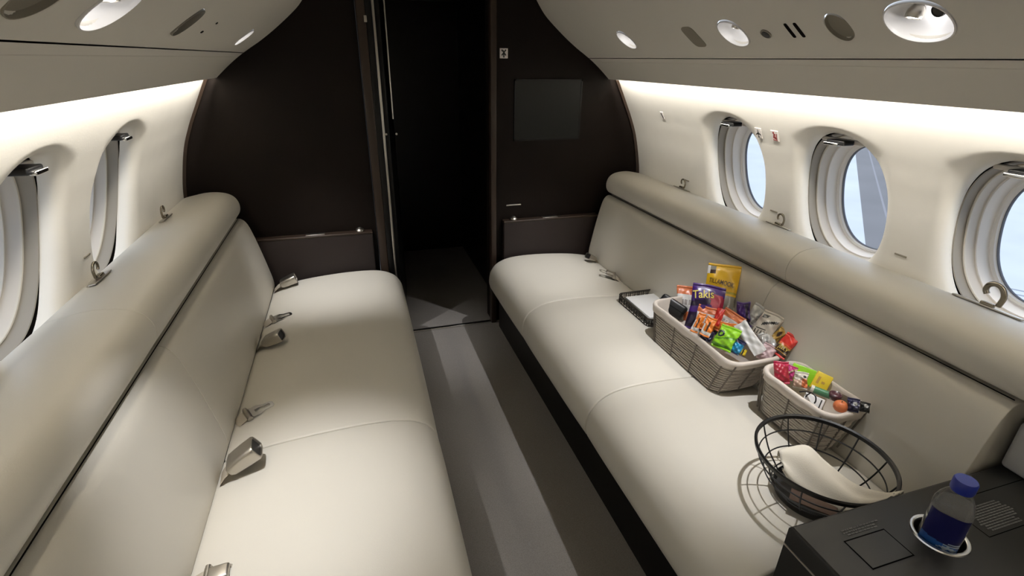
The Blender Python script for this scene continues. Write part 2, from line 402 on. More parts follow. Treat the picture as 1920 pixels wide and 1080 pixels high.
# ledges beside the door, each with a knob
for s, xa, xb, kx, where in ((-1, -1.02, -.395, -.463, 'left'), (1, .385, 1.02, .453, 'right')):
    t = thing('side_ledge', 'dark brown leather ledge at the far end of the %s sofa, beside the doorway' % where, 'ledge', ((xa + xb) / 2, 2.93, 0), 'ledges flanking the doorway'); L = t.location
    mb = MB(); mb.rbox(wp(L, [((xa + xb) / 2, 2.902, .345)])[0], (xb - xa, .05, .69), .008); mb.build('ledge_body', shelfm, t)
    mb = MB(); mb.rbox(wp(L, [((xa + xb) / 2, 2.902, .693)])[0], (xb - xa, .054, .012), .004); mb.build('top_edge', dark2, t)
    k = MB(); k.lathe([(.0, 0), (.022, 0), (.024, .006), (.020, .014), (.012, .018), (0, .019)], None, 20); k.lathe([(.013, .0185), (.009, .022), (0, .023)], None, 16)
    o = k.build('knob', satin, t); o.location = wp(L, [(kx, 2.902, .699)])[0]
    cp = MB(); cp.rbox(wp(L, [(kx + s * .24, 2.902, .700)])[0], (.10, .03, .004), .0015); cp.build('reflection_plate', satin, t)  # metal plate added to imitate a bright reflection on the ledge top
mb = MB(); mb.rbox((.46, 2.927, .785), (.095, .006, .008), .002); o = mb.build('handle_slot', satin); tag(o, 'thin metal slot pull low on the right bulkhead panel above the ledge', 'handle')

# ------------------------------------------------------------------ sofas
SEATP = smoothpts([(1.0, .36), (.985, .418), (.93, .446), (.80, .472), (.62, .487), (.47, .488), (.38, .476), (.318, .446), (.284, .40), (.274, .35), (.277, .312), (.295, .287), (.36, .284)], 5)
BACKP = smoothpts([(.985, .34), (.957, .41), (.944, .47), (.958, .56), (.978, .66), (.999, .75), (1.016, .805), (1.036, .831), (1.062, .839), (1.13, .836), (1.17, .80), (1.17, .50)], 5)
BOLP = smoothpts([(1.20, .80), (1.13, .838), (1.075, .845), (1.050, .858), (1.037, .885), (1.038, .92), (1.056, .952), (1.095, .972), (1.16, .978), (1.225, .968), (1.288, .948), (1.294, .90), (1.295, .82)], 5)
def sweep(mb, prof, s, y0, y1, r0, r1, m=None, shear=None, puff=0.0, wr=None):
    """profile swept along y, ends rounded by r0/r1 and capped"""
    P = [Vector((p[0], p[1])) for p in prof]; n = len(P); N = []
    cx = sum((p for p in P), Vector((0, 0))) / n
    for i in range(n):
        t = P[min(i + 1, n - 1)] - P[max(i - 1, 0)]; q = Vector((-t.y, t.x)).normalized()
        if q.dot(P[i] - cx) < 0: q = -q
        N.append(q)
    st = []
    for k in range(9): a = PI / 2 * k / 8; st.append((y0 + r0 * (1 - math.cos(a)), r0 * (1 - math.sin(a))))
    st = st[:1] + st[1:]
    L = y1 - y0; m_ = max(6, int(L / .035))
    for k in range(1, m_): st.append((y0 + r0 + (L - r0 - r1) * k / m_, 0))
    for k in range(8, -1, -1): a = PI / 2 * k / 8; st.append((y1 - r1 * (1 - math.cos(a)), r1 * (1 - math.sin(a))))
    rings = []
    for y, ins in st:
        u = (y - y0) / L; pf = puff * (1 - (2 * u - 1) ** 4)
        ring = []
        for p, q in zip(P, N):
            a = p - q * (ins - pf)
            x = a.x; z = a.y
            if shear: x += shear(y)
            if wr: z += wr(x, y)
            ring.append((s * x, y, z))
        rings.append(ring)
    mb.loft(rings, m, True, True)
    return mb
def sofa(s, name, label, y_seams, back_seams, bol_seams, shear, wr, yend):
    t = thing(name, label, 'sofa', (s * .65, 1.4, 0)); L = t.location
    def put(mb, nm, m, ang=50):
        mb.v = wp(L, mb.v); return mb.build(nm, m, t, angle=ang)
    mb = MB(); mb.box((s * .66, (2.84 + yend) / 2, .142), (.63, 2.84 - yend, .284)); put(mb, 'plinth', black)
    for i in range(len(y_seams) - 1):
        far = i == len(y_seams) - 2
        put(sweep(MB(), SEATP, s, y_seams[i] + .0012, y_seams[i + 1] - .0012, .007, .055 if far else .007, None, shear, .003, wr if far else None), 'seat_cushion', leather)
    for i in range(len(back_seams) - 1):
        far = i == len(back_seams) - 2
        put(sweep(MB(), BACKP, s, back_seams[i] + .0004, back_seams[i + 1] - .0004, .0025, .03 if far else .0025, None, None, .001), 'back_cushion', leather)
    for i in range(len(bol_seams) - 1):
        far = i == len(bol_seams) - 2
        put(sweep(MB(), BOLP, s, bol_seams[i] + .0004, bol_seams[i + 1] - .0004, .0025, .028 if far else .0025, None, None, .001), 'bolster', leather)
    for nm, px, pz, rr_ in (('seam_shade', 1.050, .8445, .0015), ('crease_shade', .9475, .4405, .0026)):  # thin black tubes put in as the shade of bolster seam and seat crease
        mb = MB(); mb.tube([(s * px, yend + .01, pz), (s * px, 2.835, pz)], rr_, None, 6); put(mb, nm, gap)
    mb = MB(); mb.box((s * 1.17, (2.8 + yend) / 2, .58), (.05, 2.78 - yend, .48)); put(mb, 'back_panel', gap)
    return t
def wrk(x, y):
    w = 0.0
    if .42 < x < .80:
        e = math.sin(PI * (x - .42) / .38)
        for yc, a in ((2.085, .0035), (2.045, .0025), (2.20, .002)): w += a * e * math.exp(-((y - yc - .04 * (x - .6)) / .013) ** 2)
    return w
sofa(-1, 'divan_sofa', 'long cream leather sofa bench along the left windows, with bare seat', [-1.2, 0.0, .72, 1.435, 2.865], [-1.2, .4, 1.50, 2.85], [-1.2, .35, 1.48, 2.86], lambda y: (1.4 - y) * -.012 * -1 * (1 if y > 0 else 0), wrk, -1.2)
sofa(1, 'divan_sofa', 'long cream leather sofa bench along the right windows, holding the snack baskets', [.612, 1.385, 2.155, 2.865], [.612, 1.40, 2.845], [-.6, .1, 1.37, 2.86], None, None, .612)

# ------------------------------------------------------------------ lights: cove strips and overhead lamps
for s, sd in ((1, 'right'), (-1, 'left')):
    t = thing('cove_light', 'warm white light strip tucked behind the %s overhead panel lip above the windows' % sd, 'light strip', (s * 1.055, (Y0 + 2.9) / 2, 1.52), 'cove light strips'); L = t.location
    ya, yb = Y0 + .02, 2.88; P0 = Vector((1.012, 1.566)); dv = Vector((.54, -.84)).normalized(); tv = Vector((-dv.y, dv.x)); hw = .010
    q = [P0 - tv * hw, P0 - tv * hw - dv * .010, P0 + tv * hw - dv * .010, P0 + tv * hw]
    mb = MB(); mb.grid([[(s * p.x, y, p.y) for y in (ya, yb)] for p in q]); mb.v = wp(L, mb.v); mb.build('channel', satin, t, smooth=False)
    mb = MB(); mb.grid([[(s * p.x, y, p.y) for y in (ya, yb)] for p in (P0 - tv * hw * .9 - dv * .001, P0 + tv * hw * .9 - dv * .001)]); mb.v = wp(L, mb.v); mb.build('diffuser', led_m, t, smooth=False)
def lamp(s, kind, xc, yc, au, av, label, aim, power, size=.012, angle=52, blend=1.0):
    p, ty, tu, n = ov_frame(s, xc, yc)
    t = thing('overhead_lamp', label, 'ceiling lamp', p, 'lamps in the overhead panels')
    def pt(a, b, dep): return tuple(ty * a + tu * b - n * dep)
    sl = 1.0 / abs(n.z) if abs(n.z) > .3 else 1.3
    bu = au * math.hypot(1, (oz(xc + .01) - oz(xc - .01)) / .02)
    def ring(q, dep, pw=2.2, sh=0.0):
        r = []
        for j in range(40):
            a = 2 * PI * j / 40; c_, s_ = math.cos(a), math.sin(a); k = (abs(c_) ** pw + abs(s_) ** pw) ** (-1 / pw)
            r.append(pt(av * q * c_ * k, bu * q * s_ * k + sh, dep))
        return r
    lit = kind in ('far', 'mid', 'big')
    mb = MB(); mb.loft([ring(1.0, .010), ring(1.0, -.0015), ring(.955, -.002), ring(.93, .004)]); mb.build('rim', bowl_m if lit else bowl_off, t)
    mb = MB(); mb.loft([ring(.95, .003), ring(.90, .014), ring(.78, .026), ring(.60, .034, sh=.004), ring(.4, .037, sh=.006), ring(.05, .038, sh=.007)], None, False, True); mb.build('cup', bowl_m if lit else bowl_off, t)
    def eyeball(a, b, r, dirv, on):
        dirv = dirv.normalized(); c = Vector(pt(a, b, .026))
        e = MB(); x = dirv.orthogonal().normalized(); y = dirv.cross(x)
        rr = lambda rad, h: [tuple(c + dirv * h + (x * math.cos(2 * PI * j / 20) + y * math.sin(2 * PI * j / 20)) * rad) for j in range(20)]
        e.loft([rr(r * .55, -r * .8), rr(r * .95, -r * .2), rr(r, r * .35), rr(r * .9, r * .7), rr(r * .78, r * .7), rr(r * .74, r * .55)], None, True, False); hs = e.build('eyeball', satin if on else blk_plastic, t)
        l = MB(); l.add(rr(r * .75, r * .60), [tuple(range(20))]); l.build('lens', lens_m if on else lensoff, hs, smooth=False)
        return c + dirv * (r * .75)
    down = (Vector(aim) - Vector(p)) if aim else n
    if kind == 'big':
        q = eyeball(av * .12 + .012, .004, .019, down, True); eyeball(-av * .48, .010, .016, n + tu * .4, False)
    elif lit: q = eyeball(.0, .008, .015, down, True)
    elif kind == 'off': eyeball(0, .008, .015, n + tu * .3, False)
    if lit:
        gl = bpy.data.lights.new('lamp_glow', 'POINT'); gl.energy = .035 if kind != 'big' else .07; gl.shadow_soft_size = .006; gl.color = (1.0, .98, .98)
        go = bpy.data.objects.new('lamp_glow', gl); COL.objects.link(go); go.parent = t; go.location = pt(-av * .05, -bu * .25, .012)
        ld = bpy.data.lights.new('lamp_beam', 'SPOT'); ld.energy = power; ld.spot_size = math.radians(angle); ld.spot_blend = blend; ld.shadow_soft_size = size; ld.color = (.98, .98, 1.0)
        lo = bpy.data.objects.new('lamp_beam', ld); COL.objects.link(lo); lo.parent = t
        lo.location = Vector(q) + down.normalized() * .012; lo.rotation_euler = down.to_track_quat('-Z', 'Y').to_euler()
    return t
lab = {(1, 'far'): 'small lit oval lamp nearest the bulkhead in the right overhead panel', (1, 'mid'): 'medium lit oval lamp between cloth grille and call button in right overhead panel',
       (1, 'big'): 'large lit oval lamp with two eyeballs, nearest in right overhead panel', (-1, 'far'): 'small lit oval lamp nearest the bulkhead in the left overhead panel',
       (-1, 'off'): 'unlit taupe oval lamp in the middle of the left overhead panel', (-1, 'big'): 'large bright silver oval lamp in the left overhead panel'}
AIM = {(1, 'far'): (.52, 2.62, .48), (1, 'mid'): (.56, 1.80, .48), (1, 'big'): (.58, 1.10, .48), (-1, 'far'): (-.58, 2.68, .48), (-1, 'big'): (-.70, 1.12, .48)}
for s in (1, -1):
    for (k, xc, yc, au, av) in HOLES[s]:
        if k == 'disc':
            p, ty, tu, n = ov_frame(s, xc, yc); bu = au * 1.2
            o = thing('air_outlet', 'round recessed taupe air outlet beside the large lamp in the %s overhead panel' % ('right' if s > 0 else 'left'), 'air outlet', p)
            rg = lambda q, dep: [tuple(ty * (av * q * math.cos(2 * PI * j / 36)) + tu * (bu * q * math.sin(2 * PI * j / 36)) - n * dep) for j in range(36)]
            mb = MB(); mb.loft([rg(1.02, .011), rg(1.0, .001), rg(.96, .001), rg(.93, .006), rg(.90, .010)]); mb.build('rim', grillem, o)
            mb = MB(); mb.loft([rg(.92, .009), rg(.6, .013), rg(.05, .015)], None, False, True); mb.build('face_disc', grillem, o)
        else:
            lamp(s, k, xc, yc, au, av, lab[(s, k)], AIM.get((s, k)), SPOT.get(k, 0))
# other fittings of the overhead panels
def ov_shape(name, label, cat, s, x, y, poly, m, lift=.0015, thick=.003, group=None):
    p, ty, tu, n = ov_frame(s, x, y); t = MB(); k = len(poly)
    vs = [tuple(p + ty * a + tu * b + n * lift) for a, b in poly] + [tuple(p + ty * a + tu * b - n * thick) for a, b in poly]
    t.add(vs, [tuple(range(k)), tuple(range(2 * k - 1, k - 1, -1))] + [(i, (i + 1) % k, (i + 1) % k + k, i + k) for i in range(k)])
    o = t.build(name, m, smooth=False); tag(o, label, cat, group); return o
def ell(a, b, n=28, p=2.0):
    return [(a * math.copysign(abs(math.cos(2 * PI * j / n)) ** (2 / p), math.cos(2 * PI * j / n)), b * math.copysign(abs(math.sin(2 * PI * j / n)) ** (2 / p), math.sin(2 * PI * j / n))) for j in range(n)]
ov_shape('speaker_grille', 'flush rounded taupe cloth speaker grille in the right overhead panel', 'speaker', 1, .793, 1.80, ell(.036, .054, 28, 4), grillem)
for k in (0, 1):
    ov_shape('vent_slot', 'dark narrow vent slot in right overhead panel, %s of the pair beside the call button' % ('nearer' if k == 0 else 'farther'), 'vent', 1, .79, 1.302 + .034 * k, ell(.006, .030, 16, 5), gap, group='vent slots')
p, ty, tu, n = ov_frame(1, .796, 1.436)
t = thing('call_button', 'small round call button with dark centre in the right overhead panel', 'button', p)
M_ = frameM((0, 0, 0), ty, tu)
mb = MB(); mb.lathe([(.019, -.001), (.019, .003), (.015, .004), (.013, .001)], None, 24); o = mb.build('button_ring', bowl_off, t); o.matrix_local = Matrix.Rotation(0, 4, 'X') @ n.to_track_quat('Z', 'Y').to_matrix().to_4x4()
mb = MB(); mb.lathe([(.013, .001), (.012, .004), (.004, .005), (0, .005)], None, 20); o = mb.build('button_face', blk_plastic, t); o.matrix_local = n.to_track_quat('Z', 'Y').to_matrix().to_4x4()
ov_shape('indicator_dot', 'dark indicator dot beside the unlit lamp, nearer the left windows', 'indicator', -1, .829, 1.80, ell(.009, .005), gap)
ov_shape('indicator_dot', 'faint indicator dot beside the unlit lamp, nearer the ceiling centre', 'indicator', -1, .793, 1.835, ell(.006, .004), gap)

# ------------------------------------------------------------------ placards and slots on the walls
def placard(label, M, w, h, kind):
    t = thing('wall_placard', label, 'placard', M=M)
    mb = MB(); mb.rbox((0, -.0005, 0), (w, .002, h), .0008, None, None, 1); mb.build('plate', signw, t, smooth=False)
    m = signr if kind == 'seat' else signk
    mb = MB()
    if kind == 'plane':
        P = [(0, .42), (.06, .25), (.07, .08), (.40, -.12), (.40, -.20), (.07, -.10), (.05, -.30), (.16, -.40), (.16, -.45), (0, -.40)]
        P = P + [(-a, b) for a, b in P[-2:0:-1]]
        for i in range(1, len(P) - 1): pass
        mb.add([(a * w, -.0019, b * h) for a, b in P], [tuple(range(len(P)))])
    elif kind == 'seat':
        for (cx, cz, a, b, r) in ((-.12, .30, .18, .18, 0), (-.08, 0, .20, .45, .3), (.08, -.2, .16, .34, -.9), (.22, -.02, .10, .50, .25), (0, -.40, .6, .07, .1)):
            mb.box((cx * w, -.0018, cz * h), (a * w, .0006, b * h), None, Matrix.Rotation(r, 3, 'Y'))
    elif kind == 'mark':
        mb.box((0, -.0018, 0), (.30 * w, .0006, .7 * h), None, Matrix.Rotation(-.35, 3, 'Y')); mb.box((.15 * w, -.0018, -.3 * h), (.2 * w, .0006, .25 * h))
    else:
        for r in (.7, -.7): mb.box((0, -.0018, .08 * h), (.14 * w, .0006, .75 * h), None, Matrix.Rotation(r, 3, 'Y'))
        mb.box((0, -.0018, -.22 * h), (.16 * w, .0006, .4 * h)); mb.box((-.15 * w, -.0018, .25 * h), (.3 * w, .0006, .10 * h))
    tag(mb.build('pictogram', m, t, smooth=False), label='red pictogram' if kind == 'seat' else 'dark pictogram')
def wallM(s, y, z, off=.0):
    p, ty, tu, n = wall_frame(s, y, z); return frameM(p + n * (off + .0012), ty * (-s), tu)
placard('small cream placard with a dark arrow-like pictogram between two right windows', wallM(1, 1.798, 1.337), .036, .046, 'plane')
placard('small white placard with a red seat pictogram beside the dark one on the right wall', wallM(1, 1.706, 1.337), .038, .046, 'seat')
placard('tiny pale placard with a thin dark mark on right wall near the bulkhead', wallM(1, 2.526, 1.338), .026, .042, 'mark')
placard('small white square placard with dark crossed pictogram on the bulkhead beside the doorway', frameM((.392, 2.9288, 1.633), (1, 0, 0), (0, 0, 1)), .046, .050, 'cross')
slot_labels = [(1, 1.157, 1.013, 'thin dark wall slot between the two nearest right windows'), (1, 1.736, 1.01, 'thin dark wall slot above the middle right strap guide'), (1, 2.38, 1.01, 'thin dark wall slot above the farthest right strap guide'), (-1, 1.80, 1.028, 'thin dark wall slot between the two left windows')]
for s, y, z, lb in slot_labels:
    mb = MB(); M = wallM(s, y, z); mb.rbox((0, 0, 0), (.042, .003, .006), .0012); o = mb.build('wall_slot', grillem, origin=(0, 0, 0)); o.matrix_world = M; tag(o, lb, 'slot', 'wall slots')

# ------------------------------------------------------------------ strap guides on the bolsters
def bol_z(x):
    xs = [p[0] for p in BOLP[20:55]]; zs = [p[1] for p in BOLP[20:55]]; return float(np.interp(x, xs, zs))
def guide(s, y, x, ln, label):
    z = bol_z(x); k = 1.35 if ln > .15 else 1.0; t = thing('strap_guide', label, 'metal guide', (s * x, y, z + .004), 'strap guides along the bolster tops')
    sl = math.atan2(bol_z(x + .01) - bol_z(x - .01), .02)
    R = Matrix.Rotation(-s * sl, 3, 'Y')
    mb = MB(); mb.rbox((0, 0, .001), (.022, ln, .005), .002, None, R); mb.build('base_plate', satin, t)
    mb = MB(); mb.rbox((0, .0, .008), (.018, .034, .012), .004, None, R); mb.build('hinge_block', bronze, t)
    path = [(s * .004, -.017, .008), (s * .004, -.020, .030), (s * .003, -.012, .047), (s * .002, 0, .052), (s * .002, .012, .046), (s * .003, .015, .034), (s * .003, .010, .026)]
    mb = MB(); mb.tube([p * k for p in smoothpts(path, 5)], .0042 * k ** 2, None, 10); mb.build('hook_loop', bronze, t)
guide(1, 2.385, 1.262, .13, 'metal strap guide on the right bolster nearest the bulkhead')
guide(1, 1.673, 1.262, .13, 'metal strap guide on the right bolster between the two far windows')
guide(1, .855, 1.248, .18, 'larger metal strap guide on the right bolster below the nearest window')
guide(-1, 2.427, 1.245, .12, 'metal strap guide on the left bolster nearest the bulkhead')
guide(-1, 1.753, 1.245, .12, 'metal strap guide on the left bolster between the two windows')

# ------------------------------------------------------------------ seat belts, local x = out from the crease
def belt(s, y, rotz, tilt, kind, label, sc=1.2):
    z = .446; M = Matrix.Translation((s * .935, y, z)) @ Matrix.Rotation((PI if s > 0 else 0) + rotz, 4, 'Z') @ Matrix.Rotation(-tilt, 4, 'Y') @ Matrix.Scale(sc, 4)
    t = thing('seat_belt_' + ('buckle' if kind == 'buckle' else 'tongue'), label, 'seat belt', M=M, group='seat belt ends in the sofa creases')
    if kind == 'buckle':
        mb = MB(); mb.grid([[(x, y_, z_ + h) for y_ in (-.022, .022)] for x, z_, h in [(-.03, -.025, 0), (0, .004, 0), (.02, .013, 0), (.045, .017, 0)]]); mb.grid([[(x, y_, z_ - .003) for y_ in (-.022, .022)] for x, z_ in [(-.03, -.025), (0, .004), (.02, .013), (.045, .017)]]); mb.build('webbing', webbing, t)
        prof = [(.035, .024, .011), (.042, .026, .016), (.075, .027, .019), (.100, .027, .020), (.104, .025, .0185)]
        def rg(x, a, b): return [(x, a * math.copysign(abs(math.cos(q)) ** .45, math.cos(q)), .018 + b * math.copysign(abs(math.sin(q)) ** .45, math.sin(q))) for q in [2 * PI * j / 28 for j in range(28)]]
        mb = MB(); mb.loft([rg(*p) for p in prof] + [rg(.104, .0215, .0155), rg(.096, .021, .015)], None, True, False); hs = mb.build('housing', satin, t)
        mb = MB(); mb.loft([rg(.1005, .0212, .0152), rg(.1002, .001, .001)], None, False, True); mb.build('mouth', blk_plastic, hs)
    else:
        mb = MB(); mb.grid([[(x, y_, z_) for y_ in (-.022, -.01, .01, .022)] for x, z_ in [(-.03, -.025), (0, .004), (.018, .012), (.034, .012)]]); mb.grid([[(x, y_, z_ - .003) for y_ in (-.022, -.01, .01, .022)] for x, z_ in [(-.03, -.025), (0, .004), (.018, .012), (.034, .012)]]); mb.build('webbing', webbing, t)
        mb = MB(); mb.rbox((.030, 0, .013), (.016, .054, .009), .003); mb.tube([(.030, -.027, .017), (.030, .027, .017)], .006, None, 10); mb.build('slide_bar', satin, t)
        # flat plate with a slot
        def out(k): return [(.038, -.022 * k), (.060, -.024 * k), (.075, -.016 * k), (.098, -.015 * k), (.103, -.008 * k), (.103, .008 * k), (.098, .015 * k), (.075, .016 * k), (.060, .024 * k), (.038, .022 * k)]
        o_ = out(1); i_ = [(.050, -.006), (.062, -.010), (.074, -.008), (.090, -.007), (.094, -.004), (.094, .004), (.090, .007), (.074, .008), (.062, .010), (.050, .006)]
        mb = MB(); mb.grid([[(x, y_, .0145) for x, y_ in o_], [(x, y_, .0165) for x, y_ in o_], [(x, y_, .0165) for x, y_ in i_], [(x, y_, .0145) for x, y_ in i_]], None, cu=True, cv=True); mb.build('tongue_plate', chrome, t, angle=30)
        if kind == 'big':
            mb = MB(); mb.rbox((.052, 0, .021), (.040, .034, .012), .005); mb.build('latch_cover', satin, t)
belt(-1, 2.76, .1, .32, 'buckle', 'grey metal seat belt buckle in the left sofa crease nearest the bulkhead')
belt(-1, 2.355, .35, .05, 'tongue', 'chrome seat belt tongue with cut-out plate on left sofa, second from the bulkhead')
belt(-1, 2.125, -.2, .40, 'buckle', 'seat belt buckle half sunk in the left sofa crease, third from the bulkhead')
belt(-1, 1.615, .45, .05, 'tongue', 'seat belt tongue with looped webbing on the left sofa, fourth from the bulkhead')
belt(-1, 1.345, .10, .52, 'buckle', 'large satin seat belt buckle on webbing lying on the left seat, black mouth facing aisle', 1.35)
belt(-1, .99, .05, .03, 'big', 'chrome seat belt tongue with latch cover nearest the viewer on the left sofa')
belt(1, 2.69, .3, .5, 'buckle', 'small metal belt end tucked in right sofa crease nearest the bulkhead', .9)
belt(1, 2.385, -.5, .30, 'big', 'metal seat belt tongue on right sofa beside the black wire tray', 1.25)

# ------------------------------------------------------------------ outside: snowy apron with a cleared strip, far tree
def apron_material():
    m = bpy.data.materials.new('snowy apron'); m.use_nodes = True; nt = m.node_tree; b = nt.nodes['Principled BSDF']; b.inputs['Roughness'].default_value = 0.8
    tc = nt.nodes.new('ShaderNodeTexCoord'); sp = nt.nodes.new('ShaderNodeSeparateXYZ'); nt.links.new(tc.outputs['Object'], sp.inputs[0])
    def mth(op, a, b_=None):
        n = nt.nodes.new('ShaderNodeMath'); n.operation = op
        for i, q in enumerate((a, b_)):
            if q is None: continue
            if isinstance(q, (int, float)): n.inputs[i].default_value = q
            else: nt.links.new(q, n.inputs[i])
        return n.outputs[0]
    dd = mth('SUBTRACT', sp.outputs['Y'], mth('MULTIPLY', sp.outputs['X'], 0.897))
    strip = mth('MULTIPLY', mth('LESS_THAN', dd, -1.22), mth('GREATER_THAN', dd, -2.9))
    line = mth('LESS_THAN', mth('ABSOLUTE', mth('ADD', dd, 1.93)), 0.035)
    ee = mth('ADD', mth('MULTIPLY', sp.outputs['X'], 0.83), mth('MULTIPLY', sp.outputs['Y'], 0.56))
    tr = mth('LESS_THAN', mth('ABSOLUTE', mth('SUBTRACT', mth('ABSOLUTE', mth('SUBTRACT', ee, 11.2)), 0.13)), 0.035)
    track = mth('MULTIPLY', tr, mth('LESS_THAN', dd, -2.9))
    n = nt.nodes.new('ShaderNodeTexNoise'); n.inputs['Scale'].default_value = 0.6; n.inputs['Detail'].default_value = 6; nt.links.new(tc.outputs['Object'], n.inputs['Vector'])
    def mixc(f, a, b_):
        x = nt.nodes.new('ShaderNodeMix'); x.data_type = 'RGBA'
        if isinstance(f, float): x.inputs[0].default_value = f
        else: nt.links.new(f, x.inputs[0])
        for i, q in ((6, a), (7, b_)):
            if isinstance(q, tuple): x.inputs[i].default_value = (*q, 1)
            else: nt.links.new(q, x.inputs[i])
        return x.outputs[2]
    snow = mixc(n.outputs['Fac'], (0.44, 0.46, 0.48), (0.60, 0.62, 0.64))
    asph = mixc(n.outputs['Fac'], (0.13, 0.125, 0.125), (0.20, 0.19, 0.19))
    c = mixc(strip, snow, asph); c = mixc(mth('MULTIPLY', line, strip), c, (0.24, 0.23, 0.24)); c = mixc(track, c, (0.25, 0.27, 0.3))
    nt.links.new(c, b.inputs['Base Color']); return m
mb = MB(); mb.add([(-60, -60, -1.9), (60, -60, -1.9), (60, 60, -1.9), (-60, 60, -1.9)], [(0, 1, 2, 3)])
o = mb.build('ground', apron_material(), smooth=False, origin=(0, 0, 0)); tag(o, kind='structure')
treem = mat('dark bark', (0.06, 0.07, 0.09), 0.9)
rnd = random.Random(3); tr = thing('bare_tree', 'dark blurred bare tree standing far out beyond the farthest right window', 'tree', (13.4, 16.3, -1.9)); tr.scale = (.6, .6, .6)
mb = MB()
def branch(p, d, ln, r, dep):
    p = Vector(p); d = Vector(d).normalized(); pts = [p]
    for k in range(4):
        d = (d + Vector((rnd.uniform(-.25, .25), rnd.uniform(-.25, .25), rnd.uniform(-.05, .2)))).normalized(); p = p + d * ln / 4; pts.append(p)
    mb.tube(pts, [r * (1 - .15 * k) for k in range(5)], None, 6)
    if dep:
        for k in range(4): branch(pts[rnd.randint(2, 4)], d + Vector((rnd.uniform(-1, 1), rnd.uniform(-1, 1), rnd.uniform(-.2, .8))), ln * .62, r * .5, dep - 1)
branch((0, 0, 0), (0, 0, 1), 1.3, .16, 3); mb.build('trunk_and_branches', treem, tr)
mb = MB(); mb.lathe([(0, .9), (.22, .6), (.34, .25), (.25, .02), (0, 0)], None, 14); o = mb.build('shrub_base', treem, tr); o.location = (-.4, -.3, 0)

# ------------------------------------------------------------------ console with cup holder and bottle
HX, HY, CT = .690, .484, .655
t = thing('side_console', 'black console cabinet in the bottom right corner, holding the water bottle', 'cabinet', (.80, .15, 0)); L = t.location
x0, x1, y0, y1 = .388, 1.215, -.40, .598
mb = MB(); r = .006
sec = [(x0, 0.0), (x0, CT - r), (x0 + .002, CT - .002), (x0 + r, CT)]
def rectring(i, z): return [(x0 + i, y0 + i, z), (x1 - i, y0 + i, z), (x1 - i, y1 - i, z), (x0 + i, y1 - i, z)]
mb.loft([rectring(0, 0), rectring(0, CT - r), rectring(.002, CT - .002), rectring(r, CT)], None, True, False)
mb.v = wp(L, mb.v); mb.build('cabinet_body', conm, t, angle=30)
mb = MB(); holed_strip(mb, lambda u, v, o: (u, v, CT + o), x0 + r, x1 - r, 16, y0 + r, y1 - r, 16, (HX, HY, .047, .047), None)
mb.v = wp(L, mb.v); mb.build('worktop', conm, t, smooth=False)
mb = MB(); mb.lathe([(.047, 0), (.046, -.075), (.0, -.075)], None, 40, (HX, HY, CT)); mb.v = wp(L, mb.v); cup = mb.build('cup_well', black, t)
mb = MB(); mb.lathe([(.0455, -.003), (.047, .002), (.050, .0035), (.054, .003), (.0555, .0)], None, 48, (HX, HY, CT)); mb.v = wp(L, mb.v); tag(mb.build('cup_ring', silver_ring, t), label='silver ring around the cup well')
def lid(name, xa, xb, ya, yb, gw):
    mb = MB()
    mb.grid([[(xa, ya, CT + .0006), (xb, ya, CT + .0006), (xb, yb, CT + .0006), (xa, yb, CT + .0006)], [(xa + gw, ya + gw, CT + .0006), (xb - gw, ya + gw, CT + .0006), (xb - gw, yb - gw, CT + .0006), (xa + gw, yb - gw, CT + .0006)]], groove, cv=True)
    mb.box(((xa + xb) / 2, (ya + yb) / 2, CT - .002), (xb - xa - 2 * gw, yb - ya - 2 * gw, .0056), conm)
    mb.v = wp(L, mb.v); return mb.build(name, None, t, smooth=False)
lid('access_lid', .470, .586, .461, .532, .003)
lid('instruction_flap', .790, 1.13, .447, .545, .002)
rn = random.Random(5)
def tiny_print(name, xa, xb, ya, yb, rows, slant):
    mb = MB()
    for k in range(rows):
        y = ya + (yb - ya) * (k + .5) / rows; x = xa + slant * k / rows + rn.uniform(0, .012); xe = xb - rn.uniform(0, .22) * (xb - xa) - slant * (1 - k / rows) * .3
        while x < xe:
            w = rn.uniform(.003, .010); mb.box((x + w / 2, y, CT + .0012), (w, (yb - ya) / rows * .5, .0004)); x += w + .0016
    mb.v = wp(L, mb.v); mb.build(name, print_grey, t, smooth=False)
tiny_print('small_print', .485, .585, .538, .556, 3, .0)
tiny_print('small_print', .805, .935, .456, .520, 11, .0)
mb = MB(); mb.rbox((x0 - .001, .548, .602), (.004, .10, .004), .001); mb.v = wp(L, mb.v); mb.build('edge_pull', satin, t)
greym = mat('light grey pad', (0.48, 0.48, 0.48), 0.6, bump=(300, .1))
mb = MB(); mb.rbox((1.155, .553, CT + .071), (.19, .090, .140), .012)
o = mb.build('armrest_pad', greym); tag(o, 'grey upright pad closing the sofa back at the black console, right frame edge', 'armrest')

